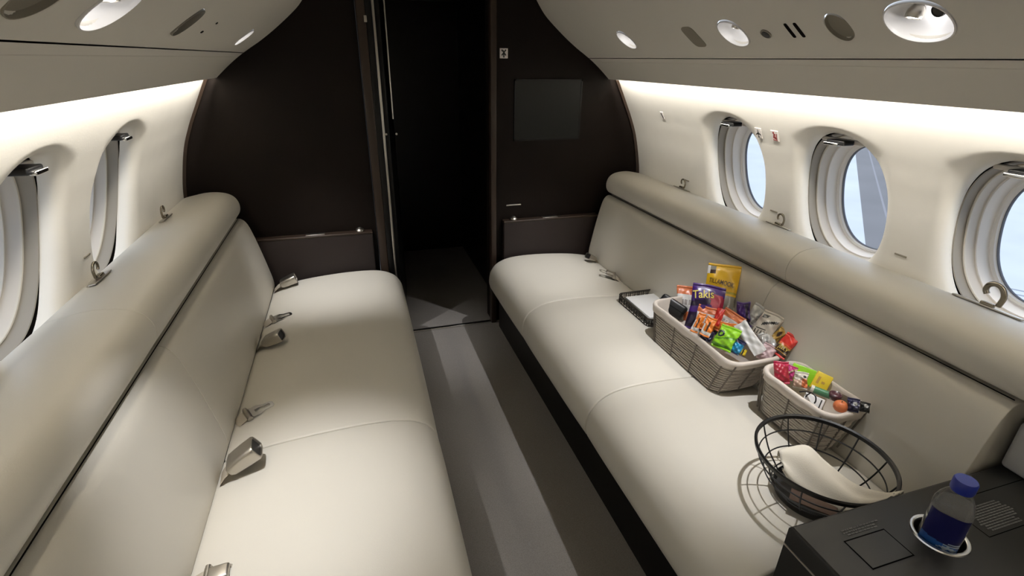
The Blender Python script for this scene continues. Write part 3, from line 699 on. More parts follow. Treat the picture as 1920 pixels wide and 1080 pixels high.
blue_cap = mat('royal blue cap', (0.014, 0.028, 0.26), 0.4)
lab_navy = mat('navy label', (0.010, 0.011, 0.085), 0.35); lab_blue = mat('blue label water', (0.012, 0.075, 0.30), 0.35); lab_white = mat('pale label streaks', (0.42, 0.50, 0.58), 0.4)
ang = math.atan2(-(.39), -(.92)) + PI / 2 + .10
M = Matrix.Translation((HX, HY, CT - .0735)) @ Matrix.Rotation(ang, 4, 'Z')
t = thing('water_bottle', 'small clear plastic water bottle with blue cap and navy label in the console cup holder', 'bottle', M=M)
def sq(a, z, p=3.2, n=48): return [(a * (abs(math.cos(q)) ** p + abs(math.sin(q)) ** p) ** (-1 / p) * math.cos(q), a * (abs(math.cos(q)) ** p + abs(math.sin(q)) ** p) ** (-1 / p) * math.sin(q), z) for q in [2 * PI * j / n for j in range(n)]]
mb = MB(); pr = [(.026, .0), (.033, .003), (.036, .012), (.0365, .06), (.0365, .150), (.0357, .160), (.032, .174), (.026, .188), (.020, .198), (.0165, .204), (.0165, .226)]
mb.loft([sq(a_, z, 3.2 if z < .161 else 3.2 - (z - .16) / .045 * 1.1 if z < .2 else 2.0) for a_, z in pr], None, True, True); mb.build('bottle_body', bottle_m, t, angle=70)
mb = MB(); rings = [(.0205, .206), (.0215, .209), (.0215, .230), (.0195, .234), (0.0, .2345)]
mb.lathe([(0, .206)] + rings, None, 40); mb.build('cap', blue_cap, t)
mb = MB(); mb.lathe([(.0165, .2005), (.0185, .201), (.0185, .205), (.0165, .2055)], None, 32); mb.build('neck_ring', bottle_m, t)
mb = MB(); nx, nz = 28, 40; lz0, lz1 = .050, .158
def labm(u, v):
    x = u * .07
    if v < .10: return lab_white
    if v < .16 + .05 * math.sin(u * 5): return lab_blue
    if .18 < v < .25 + .04 * math.sin(u * 9 + 1) and u > .38 and v > .17 + .05 * abs(math.sin(u * 14)): return lab_white
    if .29 < v < .33 and u > .62 + .3 * abs(v - .31): return lab_white
    if .36 < v < .385 and u > .72: return lab_white
    return lab_blue if v < .38 - .1 * u else lab_navy
for i in range(nx):
    for j in range(nz):
        def P(a_, b_):
            xx = -.0335 + .067 * a_ / nx; yy = -((1 - min(.999, abs(xx / .0368)) ** 3.2) ** (1 / 3.2)) * .0368 - .0005
            return (xx, yy, lz0 + (lz1 - lz0) * b_ / nz)
        mb.add([P(i, j), P(i + 1, j), P(i + 1, j + 1), P(i, j + 1)], [(0, 1, 2, 3)], labm((i + .5) / nx, (j + .5) / nz))
tag(mb.build('front_label', None, t), label='navy and blue front label')

# ------------------------------------------------------------------ baskets
def rrect(cx, cy, hx, hy, r, z, n=6, jit=None):
    out = []
    for k, (sx, sy) in enumerate(((1, 1), (-1, 1), (-1, -1), (1, -1))):
        for j in range(n + 1):
            a = PI / 2 * k + PI / 2 * j / n; out.append((cx + sx * (hx - r) + r * math.cos(a), cy + sy * (hy - r) + r * math.sin(a), z))
    # subdivide the straight sides
    res = []
    for i in range(len(out)):
        p = Vector(out[i]); q = Vector(out[(i + 1) % len(out)]); m_ = max(1, int((q - p).length / .012))
        for k in range(m_): res.append(tuple(p.lerp(q, k / m_)))
    return res
def basket(label, base, top, zb, zt, rows, cuff, rr):
    """base/top = (x0,x1,y0,y1)"""
    t = thing('wicker_basket', label, 'basket', ((base[0] + base[1]) / 2, (base[2] + base[3]) / 2, zb), 'lined wicker baskets'); L = t.location
    def at(q, off=0.0, r=rr):
        v = [base[i] + (top[i] - base[i]) * q for i in range(4)]
        return (v[0] + v[1]) / 2, (v[2] + v[3]) / 2, (v[1] - v[0]) / 2 + off, (v[3] - v[2]) / 2 + off
    mb = MB(); hrow = (zt - zb - .012) / rows
    for k in range(rows):
        q = (k + .5) / rows * (zt - zb - .012) / (zt - zb); cx, cy, hx, hy = at(q)
        path = rrect(cx, cy, hx, hy, rr, zb + .004 + hrow * (k + .5)); N = len(path); c0 = Vector((cx, cy, 0))
        pp = []
        for i, p in enumerate(path):
            p = Vector(p); d = (p - c0); d.z = 0; d.normalize()
            pp.append(p + d * (.0010 * math.sin(i * .55 + k * PI)) + Vector((0, 0, .0004 * math.sin(i * .31 + k * 1.7))))
        mb.tube(wp(L, pp), hrow * .40, None, 6, closed=True)
    mb.build('wicker_weave', wickerm, t)
    # base and stakes
    mb = MB(); cx, cy, hx, hy = at(0, -.004); mb.loft([wp(L, rrect(cx, cy, hx, hy, rr, zb + .001)), wp(L, rrect(cx, cy, hx, hy, rr, zb + .006))], None, True, True); mb.build('basket_base', wickerd, t)
    for side in range(4):
        ln = (base[3] - base[2]) if side in (0, 2) else (base[1] - base[0]); n = max(2, round(ln / .135)) + 1
        for k in range(n):
            u = (k + .0) / (n - 1); u = .07 + .86 * u; pts = []
            for q in (0.02, .35, .7, .93):
                v = [base[i] + (top[i] - base[i]) * q for i in range(4)]; e = .003
                if side == 0: p = (v[0] - e, v[2] + (v[3] - v[2]) * u)
                elif side == 2: p = (v[1] + e, v[2] + (v[3] - v[2]) * u)
                elif side == 1: p = (v[0] + (v[1] - v[0]) * u, v[2] - e)
                else: p = (v[0] + (v[1] - v[0]) * u, v[3] + e)
                pts.append((p[0], p[1], zb + q * (zt - zb)))
            mb = MB(); mb.tube(wp(L, pts), .0032, None, 6); mb.build('wicker_stake', wickerd, t)
    # liner: inner bag, rolled rim, outer cuff
    mb = MB(); rn = random.Random(len(label)); ph = [rn.uniform(0, 6) for _ in range(4)]
    def lr(q, off, z, wav=0.0):
        cx, cy, hx, hy = at(q, off); R_ = rrect(cx, cy, (top[1] - top[0]) / 2, (top[3] - top[2]) / 2, rr, 0); out = []
        kx = hx / ((top[1] - top[0]) / 2); ky = hy / ((top[3] - top[2]) / 2); cx0 = (top[0] + top[1]) / 2; cy0 = (top[2] + top[3]) / 2; N = len(R_)
        cx0 = cx; cy0 = cy
        for i, p in enumerate(R_):
            a = 2 * PI * i / N; w = wav * (math.sin(3 * a + ph[0]) + .7 * math.sin(7 * a + ph[1]) + .4 * math.sin(13 * a + ph[2]))
            out.append((cx0 + (p[0] - cx0) * kx * (1 + w * .15), cy0 + (p[1] - cy0) * ky * (1 + w * .06), z + w))
        return out
    H = zt - zb
    st = [lr(.45, -.010, zb + .45 * H), lr(.8, -.009, zt - .2 * H), lr(1, -.007, zt - .004, .001), lr(1, -.004, zt + .003, .0012), lr(1, .002, zt + .005, .0012), lr(1, .007, zt + .002, .0012), lr(1, .009, zt - .006, .001),
          lr(1 - cuff * .5 / H, .009, zt - cuff * .5, .0012), lr(1 - cuff / H, .0095, zt - cuff, .0025), lr(1 - cuff / H, .006, zt - cuff - .001, .0025)]
    mb.loft([wp(L, r_) for r_ in st], None, True, False); tag(mb.build('cloth_liner', linerm, t, angle=80), label='cream cotton liner folded over the rim')
    return t
basket('large lined wicker basket on the right sofa, piled with snack bags', (.722, .932, 1.262, 1.690), (.738, .962, 1.215, 1.752), .482, .634, 14, .024, .047)
basket('smaller lined wicker basket on right sofa between the large basket and the wire bowl', (.826, .938, .918, 1.158), (.808, .972, .884, 1.164), .474, .643, 15, .026, .046)

# black wire tray with napkins
t = thing('wire_tray', 'low black wire tray with white paper napkins on the right sofa beside the large basket', 'tray', (.865, 1.94, .476)); L = t.location
mb = MB(); bx = (.868, 1.938, .104, .150)
for z, r_, off in ((.518, .0036, 0), (.510, .002, 0)): mb.tube(wp(L, rrect(bx[0], bx[1], bx[2] + off, bx[3] + off, .022, z)), r_, None, 6, closed=True)
mb.build('rim_wire', traywire, t)
mb = MB()
for z in (.481, .491, .501): mb.tube(wp(L, rrect(bx[0], bx[1], bx[2], bx[3], .022, z)), .0018, None, 6, closed=True)
ring = rrect(bx[0], bx[1], bx[2], bx[3], .022, 0); pts = [ring[i] for i in range(len(ring))]
for i, p in enumerate(pts):
    mb.tube(wp(L, [(p[0], p[1], .479), (p[0] + .0012, p[1] + .003 * (1 if i % 2 else -1), .499), (p[0], p[1], .518)]), .0021 if i % 2 else .0014, None, 5)
mb.build('lattice_side', traywire, t)
mb = MB()
for k in range(9): y = bx[1] - bx[3] + .016 + (2 * bx[3] - .032) * k / 8; mb.tube(wp(L, [(bx[0] - bx[2], y, .480), (bx[0] + bx[2], y, .480)]), .0016, None, 5)
for k in range(6): x = bx[0] - bx[2] + .016 + (2 * bx[2] - .032) * k / 5; mb.tube(wp(L, [(x, bx[1] - bx[3], .4815), (x, bx[1] + bx[3], .4815)]), .0016, None, 5)
mb.build('base_grid', traywire, t)
mb = MB()
for k in range(7): mb.rbox((.872 + .001 * math.sin(k * 2), 1.935 + .0015 * math.cos(k * 3), .4855 + .0042 * k), (.168, .235, .0038), .0015, None, Matrix.Rotation(.02 * math.sin(k), 3, 'Z'), 1)
o = mb.build('paper_napkins', paperw, smooth=False); tag(o, 'flat stack of white paper napkins in the black wire tray', 'napkins')

# wire bowl with cloth napkin
BX, BY, BZ = .672, .769, .484; BH = 1.10
t = thing('wire_bowl', 'round black wire fruit bowl on the right sofa behind the console', 'bowl', (BX, BY, BZ)); t.scale = (.975, .975, BH); NR = 11
def circ(r, z, n=72): return [(r * math.cos(2 * PI * j / n), r * math.sin(2 * PI * j / n), z) for j in range(n)]
mb = MB(); mb.lathe([(.1695, .130), (.1755, .130), (.1778, .140), (.174, .143), (.1690, .140)], None, 80); mb.grid([circ(.1690, .140, 80), circ(.1695, .130, 80)], None, cv=True); mb.build('rim_band', wirem, t)
mb = MB(); mb.tube(circ(.158, .100), .0021, None, 6, closed=True); mb.build('wire_ring', wirem, t)
mb = MB(); mb.tube(circ(.136, .062), .0021, None, 6, closed=True); mb.build('wire_ring', wirem, t)
mb = MB(); mb.tube(circ(.108, .032), .0022, None, 6, closed=True); mb.build('wire_ring', wirem, t)
for k in range(NR):
    a = 2 * PI * (k + .35) / NR; mb = MB(); mb.tube([(r_ * math.cos(a), r_ * math.sin(a), z) for r_, z in smoothpts([(.095, .016), (.108, .032), (.136, .062), (.158, .100), (.174, .136)], 3)], .0022, None, 6); mb.build('wire_rib', wirem, t)
mb = MB(); mb.lathe([(.0, .0), (.088, .0), (.096, .006), (.103, .026), (.100, .027), (.092, .010), (0, .008)], None, 48); tag(mb.build('base_dish', wirem, t), label='solid black base dish')
back = smoothpts([(0.6004, 0.8448, 0.6004), (0.6425, 0.8408, 0.6122), (0.6758, 0.8212, 0.6239), (0.6984, 0.7781, 0.5984), (0.714, 0.7007, 0.5857), (0.7278, 0.637, 0.6122), (0.7405, 0.6017, 0.6499)], 5)
front = smoothpts([(0.5847, 0.8016, 0.5808), (0.5906, 0.7742, 0.5612), (0.6102, 0.7428, 0.5494), (0.6376, 0.7036, 0.5455), (0.667, 0.6586, 0.5514), (0.6915, 0.6292, 0.5926), (0.7199, 0.5998, 0.6489)], 5)
mb = MB(); G = []
for i in range(len(back)):
    u = i / (len(back) - 1); row = []
    for k in range(15):
        v = k / 14; p = front[i].lerp(back[i], v); p = p + Vector((-.3, -.3, .8)) * (.014 * math.sin(PI * v) * math.sin(PI * min(1, u * 1.15))) + Vector((0, 0, .0035)) * math.sin(v * 9 + u * 7)
        row.append(p)
    # folded-under hem
    row = [row[0] + Vector((.012, .014, -.010)), row[0] + Vector((.001, .002, -.005))] + row + [row[-1] + Vector((.003, .002, -.006)), row[-1] + Vector((-.002, -.004, -.016))]
    G.append(row)
mb.grid(G); o = mb.build('cloth_napkin', napm, angle=80)
md = o.modifiers.new('thick', 'SOLIDIFY'); md.thickness = .003; tag(o, 'cream linen napkin crumpled inside the black wire bowl', 'napkin')
mb = MB(); mb.rbox((0, 0, 0), (.11, .035, .004), .0015, None, Matrix.Rotation(-.9, 3, 'Z') @ Matrix.Rotation(.35, 3, 'X')); o = mb.build('paper_sleeve', brownp); o.location = (0.6102, 0.7134, 0.5387); tag(o, 'brown paper sleeve under the napkin in the wire bowl', 'paper sleeve')
t = thing('sachet', 'small black sachet with white end in the wire bowl behind the napkin', 'sachet', (0.7405, 0.7497, 0.5279)); R_ = Matrix.Rotation(-.8, 3, 'Z')
mb = MB(); mb.rbox((0, 0, 0), (.06, .022, .010), .004, None, R_); mb.build('wrapper', blk_plastic, t); mb = MB(); mb.rbox(R_ @ Vector((-.034, 0, .004)), (.03, .02, .008), .003, None, R_); mb.build('white_end', paperw, t)

# ------------------------------------------------------------------ snacks
# (centre, right, up, width, height)
PK = {
    'cheese': ((0.93, 1.561, 0.732), (0.705, -0.703, 0.09), (0.344, 0.451, 0.824), 0.1270, 0.2280),
    'chips': ((0.8274, 1.511, 0.7036), (0.689, -0.723, 0.052), (0.376, 0.418, 0.827), 0.1249, 0.1694),
    'whiteL': ((0.9, 1.722, 0.61), (0.733, -0.661, 0.162), (0.281, 0.511, 0.813), 0.0950, 0.1560),
    'whiteF': ((0.8032, 1.4685, 0.6833), (0.649, -0.76, -0.027), (0.441, 0.347, 0.828), 0.0774, 0.0794),
    'whiteM': ((0.86, 1.407, 0.683), (0.477, -0.831, -0.287), (0.623, 0.089, 0.777), 0.0880, 0.0840),
    'lolly': ((0.825, 1.429, 0.705), (0.599, -0.792, -0.114), (0.506, 0.265, 0.821), 0.0300, 0.0700),
    'or1': ((0.7597, 1.4568, 0.6756), (0.583, -0.8, -0.141), (0.526, 0.239, 0.816), 0.0300, 0.0687),
    'or2': ((0.7597, 1.3978, 0.6881), (0.575, -0.804, -0.153), (0.534, 0.227, 0.814), 0.0378, 0.0649),
    'or3': ((0.825, 1.361, 0.68), (0.684, -0.728, 0.043), (0.384, 0.41, 0.827), 0.0660, 0.0520),
    'navy': ((0.775, 1.414, 0.64), (0.587, -0.798, -0.134), (0.521, 0.245, 0.818), 0.0440, 0.0360),
    'lime': ((0.79, 1.33, 0.673), (0.571, -0.806, -0.159), (0.539, 0.221, 0.813), 0.0740, 0.0770),
    'blue': ((0.82, 1.299, 0.649), (0.488, -0.829, -0.274), (0.615, 0.103, 0.782), 0.0410, 0.0480),
    'envelope': ((0.86, 1.29, 0.684), (0.763, -0.254, 0.595), (-0.185, 0.796, 0.577), 0.0470, 0.1290),
    'purple': ((0.93, 1.413, 0.709), (0.753, -0.617, 0.227), (0.221, 0.563, 0.797), 0.0490, 0.0840),
    'silver': ((0.955, 1.387, 0.7), (0.511, -0.824, -0.244), (0.596, 0.135, 0.792), 0.0480, 0.1010),
    'popcorn': ((0.95, 1.316, 0.704), (0.514, -0.824, -0.24), (0.593, 0.139, 0.793), 0.0760, 0.0990),
    'grey': ((0.93, 1.264, 0.652), (0.781, -0.5, 0.374), (0.074, 0.669, 0.739), 0.0520, 0.0890),
    'gold': ((0.97, 1.272, 0.687), (0.368, -0.834, -0.412), (0.693, -0.049, 0.719), 0.0320, 0.0550),
    'red': ((0.96, 1.222, 0.674), (0.445, -0.834, -0.326), (0.646, 0.047, 0.762), 0.0500, 0.0780),
    'yell': ((0.84, 1.287, 0.63), (0.573, -0.805, -0.156), (0.536, 0.224, 0.814), 0.0240, 0.0250),
    'case': ((0.83, 1.728, 0.599), (0.472, -0.831, -0.294), (0.627, 0.082, 0.775), 0.1080, 0.0530),
    'dred': ((0.8352, 1.1026, 0.6582), (0.746, -0.635, 0.202), (0.245, 0.542, 0.804), 0.0462, 0.0616),
    'mag': ((0.8786, 1.1094, 0.6466), (0.58, -0.801, -0.145), (0.528, 0.235, 0.816), 0.0366, 0.0404),
    'cream': ((0.8545, 1.042, 0.664), (0.693, -0.718, 0.062), (0.368, 0.427, 0.826), 0.0404, 0.0453),
    'limeb': ((0.9315, 1.1026, 0.6437), (0.61, -0.787, -0.098), (0.494, 0.281, 0.823), 0.0732, 0.0376),
    'yelb': ((0.9315, 1.0275, 0.6611), (0.551, -0.813, -0.188), (0.559, 0.192, 0.807), 0.0481, 0.0414),
    'tube': ((0.8786, 0.9803, 0.6543), (0.612, -0.785, -0.094), (0.491, 0.284, 0.823), 0.0568, 0.0221),
    'wpack': ((0.8401, 0.9678, 0.6428), (0.6, -0.792, -0.113), (0.506, 0.266, 0.821), 0.0568, 0.0250),
    'card': ((0.946, 0.9071, 0.6591), (0.54, -0.817, -0.205), (0.57, 0.175, 0.803), 0.0722, 0.0241),
    'navyp': ((0.8978, 0.8879, 0.6688), (0.688, -0.724, 0.051), (0.377, 0.417, 0.827), 0.0327, 0.0337),
    'blackp': ((0.9267, 0.8725, 0.6659), (0.679, -0.734, 0.03), (0.394, 0.399, 0.828), 0.0270, 0.0241),
}
BIG = 'snacks in the large basket'; SMALL = 'snacks in the smaller basket'
fy = foil('golden yellow foil', (0.72, 0.43, 0.012)); folive = foil('olive print', (0.36, 0.30, 0.02)); fbrown = foil('dark brown print', (0.05, 0.025, 0.015)); fgrey = foil('grey clear film', (0.25, 0.24, 0.21), .2)
fpur = foil('deep purple foil', (0.055, 0.016, 0.16)); fpurk = foil('black purple print', (0.014, 0.006, 0.03)); fcrim = foil('crimson print', (0.38, 0.02, 0.06)); flemon = mat('lemon print', (0.80, 0.66, 0.16), .5)
fwh = foil('white film', (0.70, 0.69, 0.68), .4); fcoral = foil('coral orange print', (0.62, 0.17, 0.06)); foran = foil('orange film', (0.75, 0.22, 0.03)); fgp = mat('faint grey print', (0.33, 0.30, 0.29), .6)
fred = foil('red film', (0.62, 0.035, 0.025)); fnavy = foil('navy film', (0.018, 0.018, 0.06)); flime = foil('lime green film', (0.27, 0.60, 0.02)); flimed = foil('green print', (0.10, 0.30, 0.02)); fblue = foil('cyan blue film', (0.02, 0.26, 0.50))
fsil = foil('silver white film', (0.56, 0.56, 0.55), .3, .2); fcream = foil('cream film', (0.55, 0.51, 0.44)); fblk = foil('black print film', (0.02, 0.02, 0.02)); fgold = foil('gold film', (0.45, 0.28, 0.06)); fdred = foil('dark red film', (0.30, 0.012, 0.03)); fmag = foil('magenta film', (0.42, 0.03, 0.16))
fpeach = foil('peach film', (0.58, 0.40, 0.30)); fyel = foil('yellow carton', (0.70, 0.52, 0.02), .5, 0, .1); fgreen = foil('green wrapper', (0.05, 0.17, 0.08)); fterra = mat('orange fruit skin', (0.58, 0.16, 0.055), .45, bump=(200, .3), var=(30, .15)); fplum = foil('dark plum foil', (0.07, 0.02, 0.03)); fcard = mat('brown card', (0.11, 0.08, 0.05), .8)
seedn = [0]
def pouch(name, key, label, cat, colf, d=.014, group=BIG, crumple=.0025, seal=True, grow=(0, 0), nx=22, nz=26, text=None):
    c, r_, u_, w, h = PK[key]; h += grow[0]; w += grow[1]
    M = frameM(Vector(c) - Vector(u_) * (grow[0] / 2), r_, u_); t = thing(name, label, cat, M=M, group=group)
    seedn[0] += 1; rg = random.Random(seedn[0]); ph = [rg.uniform(0, 6.3) for _ in range(8)]
    def T(u, v):
        e = (1 - abs(2 * u - 1) ** 2.6); g = (1 - abs(2 * v - 1) ** 3.2); a = max(0, e) ** .6 * max(0, g) ** .7
        n = math.sin(u * 7 + ph[0] + 3 * v) * math.sin(v * 9 + ph[1]) + .7 * math.sin(13 * u - 8 * v + ph[2]) + .5 * math.sin(21 * v + 11 * u + ph[3])
        return d * a + crumple * n * min(1, a * 2 + .15)
    def XZ(u, v):
        x = (u - .5) * w; z = (v - .5) * h
        x += .06 * w * math.sin(v * 5 + ph[4]) * abs(2 * u - 1) * (crumple / .003) * .5; z += .03 * h * math.sin(u * 6 + ph[5]) * (crumple / .003) * .5
        x *= 1 - .05 * (1 - abs(2 * v - 1))
        return x, z
    def bend(u): return .010 * w / .1 * math.sin(u * PI + ph[6])
    mb = MB()
    for sgn in (-1, 1):
        for i in range(nx):
            for j in range(nz):
                q = []
                for a, b in ((i, j), (i + 1, j), (i + 1, j + 1), (i, j + 1)):
                    u, v = a / nx, b / nz; x, z = XZ(u, v); edge = a in (0, nx) or b in (0, nz)
                    q.append((x, (0 if edge else sgn * max(.0004, T(u, v))) + bend(u), z))
                mb.add(q, [(0, 1, 2, 3) if sgn < 0 else (3, 2, 1, 0)], colf((i + .5) / nx, (j + .5) / nz) if callable(colf) else colf)
    mb.build('pouch', None, t, angle=70)
    if seal:
        base_m = colf(.5, .97) if callable(colf) else colf
        for v, sg in ((1, 1), (0, -1)):
            s_ = MB(); top = []; bot = []; N = nx * 2
            for i in range(N + 1):
                u = i / N; x, z = XZ(u, v); zz = .0015 if i % 2 else .0; hh = min(.010, .09 * h)
                bot.append((x, bend(u), z)); top.append((x, bend(u), z + sg * (hh + zz)))
            s_.grid([bot, top], base_m); o = s_.build('crimped_seal', None, t); md = o.modifiers.new('thick', 'SOLIDIFY'); md.thickness = .0008
    for (nm, body, uc, vc, ww, hh, m, rot) in (text or []):
        vs, fs = text_verts(body, ww, hh, .012); m2 = MB(); P3 = []
        for x, z in vs:
            xx = x * math.cos(rot) - z * math.sin(rot) + (uc - .5) * w; zz = x * math.sin(rot) + z * math.cos(rot) + (vc - .5) * h
            u = min(.99, max(.01, xx / w + .5)); v = min(.99, max(.01, zz / h + .5)); P3.append((xx, -T(u, v) + bend(u) - .0036, zz))
        if P3: m2.add(P3, fs, m); tag(m2.build(nm, None, t, smooth=False), label='%s on the packet' % nm.replace('_', ' '))
    return t
def stripes(rows): return None
def inr(u, v, a): return a[0] < u < a[1] and a[2] < v < a[3]
def c_cheese(u, v):
    if inr(u, v, (.10, .27, .86, .985)): return fbrown if v < .93 else fgrey
    if u < .1 and v > .85: return fwh
    if v < .47 and u > .52: return fgrey
    if v < .47: return fgrey if v > .1 else fy
    if v < .60 and (u < .30 or abs(v - .52) < .03): return folive
    return fy
def lettering(t_, u): return t_
pouch('cheese_bag', 'cheese', 'golden yellow snack bag with dark lettering standing tallest at back of large basket', 'snack bag', c_cheese, .016, crumple=.0014, text=[('lettering', 'TILLAMOOK', .50, .69, .096, .020, fbrown, -.10)])
def c_chips(u, v):
    if v < .70 and v > .50 and u < .62 and abs(v - (.54 + .16 * u)) < .07: return fpurk
    if u > .58 and (u - .82) ** 2 / .05 + (v - .68) ** 2 / .03 < 1: return fcrim
    if v < .35: return fpurk
    return fpur
pouch('chip_bag', 'chips', 'purple chip bag with yellow lettering in front of the golden yellow bag', 'snack bag', c_chips, .018, crumple=.0016, text=[('lettering', 'Takis', .37, .80, .080, .034, flemon, .20)])
def c_white(u, v):
    if v > .82: return fcoral
    if v < .30: return fcoral if u > .4 else fwh
    return fwh
def c_white2(u, v):
    if v > .74: return fcoral
    if .40 < v < .62 and .1 < u < .9 and int(u * 22) % 3 and int(v * 26) % 3: return fgp
    if v < .22: return foran
    return fwh
def c_white0(u, v):
    if .50 < v < .66 and .12 < u < .88 and int(u * 22) % 4: return fgp
    return c_white(u, v)
pouch('snack_packet', 'whiteL', 'white packet with coral top band at far end of large basket, beside the case', 'snack packet', c_white0, .012)
pouch('snack_packet', 'whiteF', 'white packet with coral top band in front of the purple chip bag', 'snack packet', c_white2, .010)
pouch('snack_packet', 'whiteM', 'white packet with coral top band and grey print, right of the red wrapper', 'snack packet', c_white2, .010)
pouch('candy_wrapper', 'lolly', 'glossy red candy wrapper upright between two white and coral packets', 'candy', fred, .006, seal=False, nx=10, nz=14)
def c_or(u, v): return fwh if v < .18 or (u < .2 and v < .6) else (fbrown if .42 < u < .55 and v < .8 else foran)
pouch('cracker_packet', 'or1', 'slim orange cracker packet, leftmost of the orange ones at basket rim', 'snack packet', c_or, .008, nx=12)
pouch('cracker_packet', 'or2', 'slim orange cracker packet beside the leftmost one, above the navy packet', 'snack packet', c_or, .008, nx=12)
pouch('cracker_packet', 'or3', 'crumpled orange packet above the lime green packet in large basket', 'snack packet', lambda u, v: fwh if v < .15 else foran, .010, crumple=.004)
pouch('mint_packet', 'navy', 'small navy packet at the front rim of the large basket', 'snack packet', lambda u, v: fwh if (u - .5) ** 2 + (v - .6) ** 2 < .008 else fnavy, .008)
def c_lime(u, v):
    if (u - .20) ** 2 * 1.2 + (v - .62) ** 2 < .030: return fnavy if (u - .20) ** 2 * 1.2 + (v - .62) ** 2 > .006 else flime
    if abs(v - .45 - .3 * (u - .5)) < .05 or v < .12: return flimed
    return flime
pouch('fruit_snack_bag', 'lime', 'lime green snack packet with navy round mark in the front of the large basket', 'snack packet', c_lime, .016, crumple=.0035)
pouch('snack_packet', 'blue', 'small cyan blue packet right of the lime green packet', 'snack packet', lambda u, v: fnavy if v > .75 else fblue, .010)
pouch('paper_packet', 'envelope', 'plain white folded paper packet lying diagonally in the large basket', 'paper packet', fwh, .006, crumple=.0018, seal=False)
pouch('chip_bag', 'purple', 'crumpled purple bag behind the white folded packet in large basket', 'snack bag', lambda u, v: fpurk if abs(u - .75) < .1 or v < .2 else fpur, .016, crumple=.005)
pouch('snack_bag', 'silver', 'silvery white bag between the crumpled purple bag and the black-printed bag', 'snack bag', lambda u, v: fgp if (.3 < v < .36 or .5 < v < .56) and .2 < u < .8 else fsil, .012, crumple=.004)
def c_pop(u, v):
    if .78 < v < .93 and .08 < u < .42 - .6 * (.93 - v): return fblk
    if abs(v - .40 - .42 * u) < .055 and .25 < u < .92: return fblk
    if .10 < v < .26 and .1 < u < .8 and int(u * 22) % 3 == 0: return fblk
    if .30 < v < .35 and .12 < u < .6: return fblk
    return fcream
pouch('popcorn_bag', 'popcorn', 'cream bag with bold black print at back right of the large basket', 'snack bag', c_pop, .014, crumple=.003)
pouch('snack_bag', 'grey', 'crumpled pale grey bag below the black-printed bag, at near end of large basket', 'snack bag', lambda u, v: fgp if .55 < v < .7 and u < .7 else fsil, .012, crumple=.005)
pouch('snack_packet', 'gold', 'small gold and brown packet peeking out above the red bag', 'snack packet', lambda u, v: fbrown if abs(u - .5) + abs(v - .6) < .28 else fgold, .007)
def c_red(u, v):
    if v < .12: return fbrown
    if v < .17 or .40 < v < .46: return fgold
    if v < .40: return fbrown
    if .50 < v < .54: return fcoral
    return fred
pouch('candy_bag', 'red', 'red candy bag with gold lettering at near end of large basket against the backrest', 'candy bag', c_red, .012, text=[('lettering', 'JELLY', .5, .285, .036, .013, flemon, 0)])
pouch('candy', 'yell', 'tiny yellow and black sweet by the near rim of the large basket', 'candy', lambda u, v: fblk if .4 < u < .6 else fyel, .006, seal=False, nx=10, nz=10)
PK['pink'] = ((.905, 1.243, .640), (.50, -.83, -.25), (.60, .13, .79), .050, .055)
fpink = foil('pale pink film', (0.55, 0.40, 0.42), .3)
pouch('candy', 'pink', 'pale pink wrapper by the near rim of the large basket', 'candy', fpink, .012, crumple=.004, nx=14, nz=14)
def rigid(name, key, label, cat, th, m, r=.004, parts=(), group=SMALL, grow=0.0):
    c, r_, u_, w, h = PK[key]; h += grow; t = thing(name, label, cat, M=frameM(Vector(c) - Vector(u_) * (grow / 2), r_, u_), group=group)
    mb = MB(); mb.rbox((0, th / 2, 0), (w, th, h), r); mb.build('body', m, t)
    for nm, cx, cz, ww, hh, mm in parts:
        mb = MB(); mb.box((cx * w, -.0004, cz * h), (ww * w, .0012, hh * h)); mb.build(nm, mm, t, smooth=False)
    return t
PK['case'] = (tuple(Vector(PK['case'][0]) + Vector((0, 0, .016))), PK['case'][1], PK['case'][2], .128, .058)
t = rigid('glasses_case', 'case', 'black rounded case at far end of the large basket beside the tray', 'case', .034, blk_plastic, .014, [], BIG, .01)
mb = MB(); mb.box((0, .017, .0), (.1285, .0354, .0016)); mb.build('lid_seam', gap, t, smooth=False)
pouch('candy_bag', 'dred', 'dark red packet at the far left corner of the smaller basket', 'candy bag', lambda u, v: fdred if v < .86 else fcrim, .012, SMALL)
pouch('candy_bag', 'mag', 'magenta packet beside the dark red one in the smaller basket', 'candy bag', lambda u, v: fpeach if abs(u - v) < .10 else fmag, .010, SMALL)
pouch('snack_packet', 'cream', 'peach and cream packet in the middle of the smaller basket', 'snack packet', lambda u, v: fblk if (u - .75) ** 2 + (v - .75) ** 2 < .01 else (fcoral if u > .6 and v < .6 else fpeach if v < .5 else fcream), .012, SMALL, .004)
rigid('gum_carton', 'limeb', 'lime green carton leaning on the backrest in smaller basket', 'carton', .016, flime, .003, [('green_band', -.15, -.15, .4, .25, flimed)], SMALL, .02)
rigid('candy_carton', 'yelb', 'yellow carton leaning on the backrest right of the lime carton', 'carton', .016, fyel, .003, [('brown_print', -.22, .05, .16, .4, fgold), ('brown_print', .1, .0, .2, .12, fgold)], SMALL, .02)
c, r_, u_, w, h = PK['tube']; t = thing('candy_roll', 'green wrapped candy roll with pale ends in the smaller basket', 'candy roll', M=frameM(c, r_, u_), group=SMALL)
def cyl(x0_, x1_, ra, n=24): return [[(x, ra * math.cos(2 * PI * j / n), ra * math.sin(2 * PI * j / n)) for j in range(n)] for x in (x0_, x1_)]
mb = MB(); mb.loft(cyl(-w / 2, w / 2, .0115), None, True, True); mb.build('wrapper', fgreen, t, angle=30)
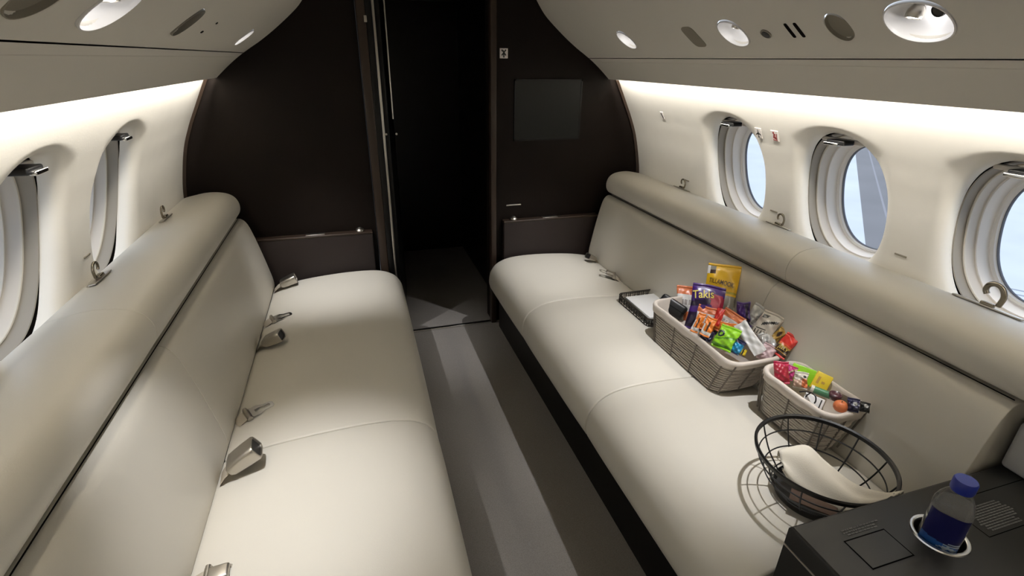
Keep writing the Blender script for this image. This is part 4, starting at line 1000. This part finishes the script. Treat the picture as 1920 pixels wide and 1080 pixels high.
for s_ in (-1, 1): mb = MB(); mb.loft(cyl(s_ * w / 2 - .003, s_ * w / 2 + .006, .0121), None, True, True); mb.build('end_cap', fcream, t, angle=30)
rigid('paper_packet', 'wpack', 'white packet with black marks at front of the smaller basket', 'packet', .012, fwh, .003, [('black_mark', .34, 0, .06, .8, fblk)], SMALL, .02)
mb = MB(); mb.tube(smoothpts([(0.8246, 1.0111, 0.6457), (0.8266, 0.9938, 0.6582), (0.8275, 0.9726, 0.6678), (0.8266, 0.9572, 0.6659), (0.8246, 0.9505, 0.6543), (0.8266, 0.9534, 0.6428)], 6), .0022, None, 8); mb.tube(smoothpts([(0.8266, 0.9746, 0.6669), (0.8227, 0.9803, 0.6563), (0.8227, 0.9842, 0.6447)], 5), .0020, None, 8)
o = mb.build('cord_loop', blk_plastic); tag(o, 'thin black cord loop arching over the front rim of the smaller basket', 'cord', SMALL)
t = thing('round_fruit', 'round orange fruit-like ball near the near end of the smaller basket', 'fruit', (.876, .908, .654), SMALL)
bm = bmesh.new(); bmesh.ops.create_uvsphere(bm, u_segments=28, v_segments=18, radius=.020)
for v in bm.verts:
    rr_ = math.hypot(v.co.x, v.co.y)
    v.co.z *= .93; v.co.z -= .004 * math.exp(-(rr_ / .006) ** 2) * (1 if v.co.z > 0 else 0)
me = bpy.data.meshes.new('skin'); bm.to_mesh(me); bm.free(); me.materials.append(fterra); me.polygons.foreach_set('use_smooth', [True] * len(me.polygons)); link('skin', me, t)
mb = MB(); mb.tube([(0, 0, .0135), (.001, 0, .019)], .0014, None, 6); mb.build('stem', fcard, t)
t = thing('foil_sweet', 'dark plum foil sweet behind the orange ball', 'candy', (.900, .950, .656), SMALL)
mb = MB(); mb.lathe([(0, -.012), (.012, -.011), (.018, -.002), (.016, .007), (.010, .010), (.006, .008), (0, .0075)], None, 20); mb.build('foil_cup', fplum, t)
mb = MB(); mb.lathe([(.0165, .004), (.019, .007), (.0175, .010), (.015, .0085)], None, 20); mb.build('rolled_edge', fcoral if False else fplum, t)
pouch('candy', 'navyp', 'navy foil packet with white glints right of the orange ball', 'candy', lambda u, v: fsil if (u - .6) ** 2 + (v - .6) ** 2 < .03 else fnavy, .012, SMALL, .003, nx=14, nz=14)
pouch('candy', 'blackp', 'black packet with silver patch at the near end of smaller basket', 'candy', lambda u, v: fsil if (u - .55) ** 2 + (v - .62) ** 2 < .05 else fblk, .010, SMALL, .002, nx=14, nz=14)
PK['card'] = (tuple(Vector(PK['card'][0]) + Vector((-.012, .022, -.014))), *PK['card'][1:])
rigid('card_strip', 'card', 'brown card strip leaning at the back of the smaller basket, against the backrest', 'card', .003, fcard, .001)
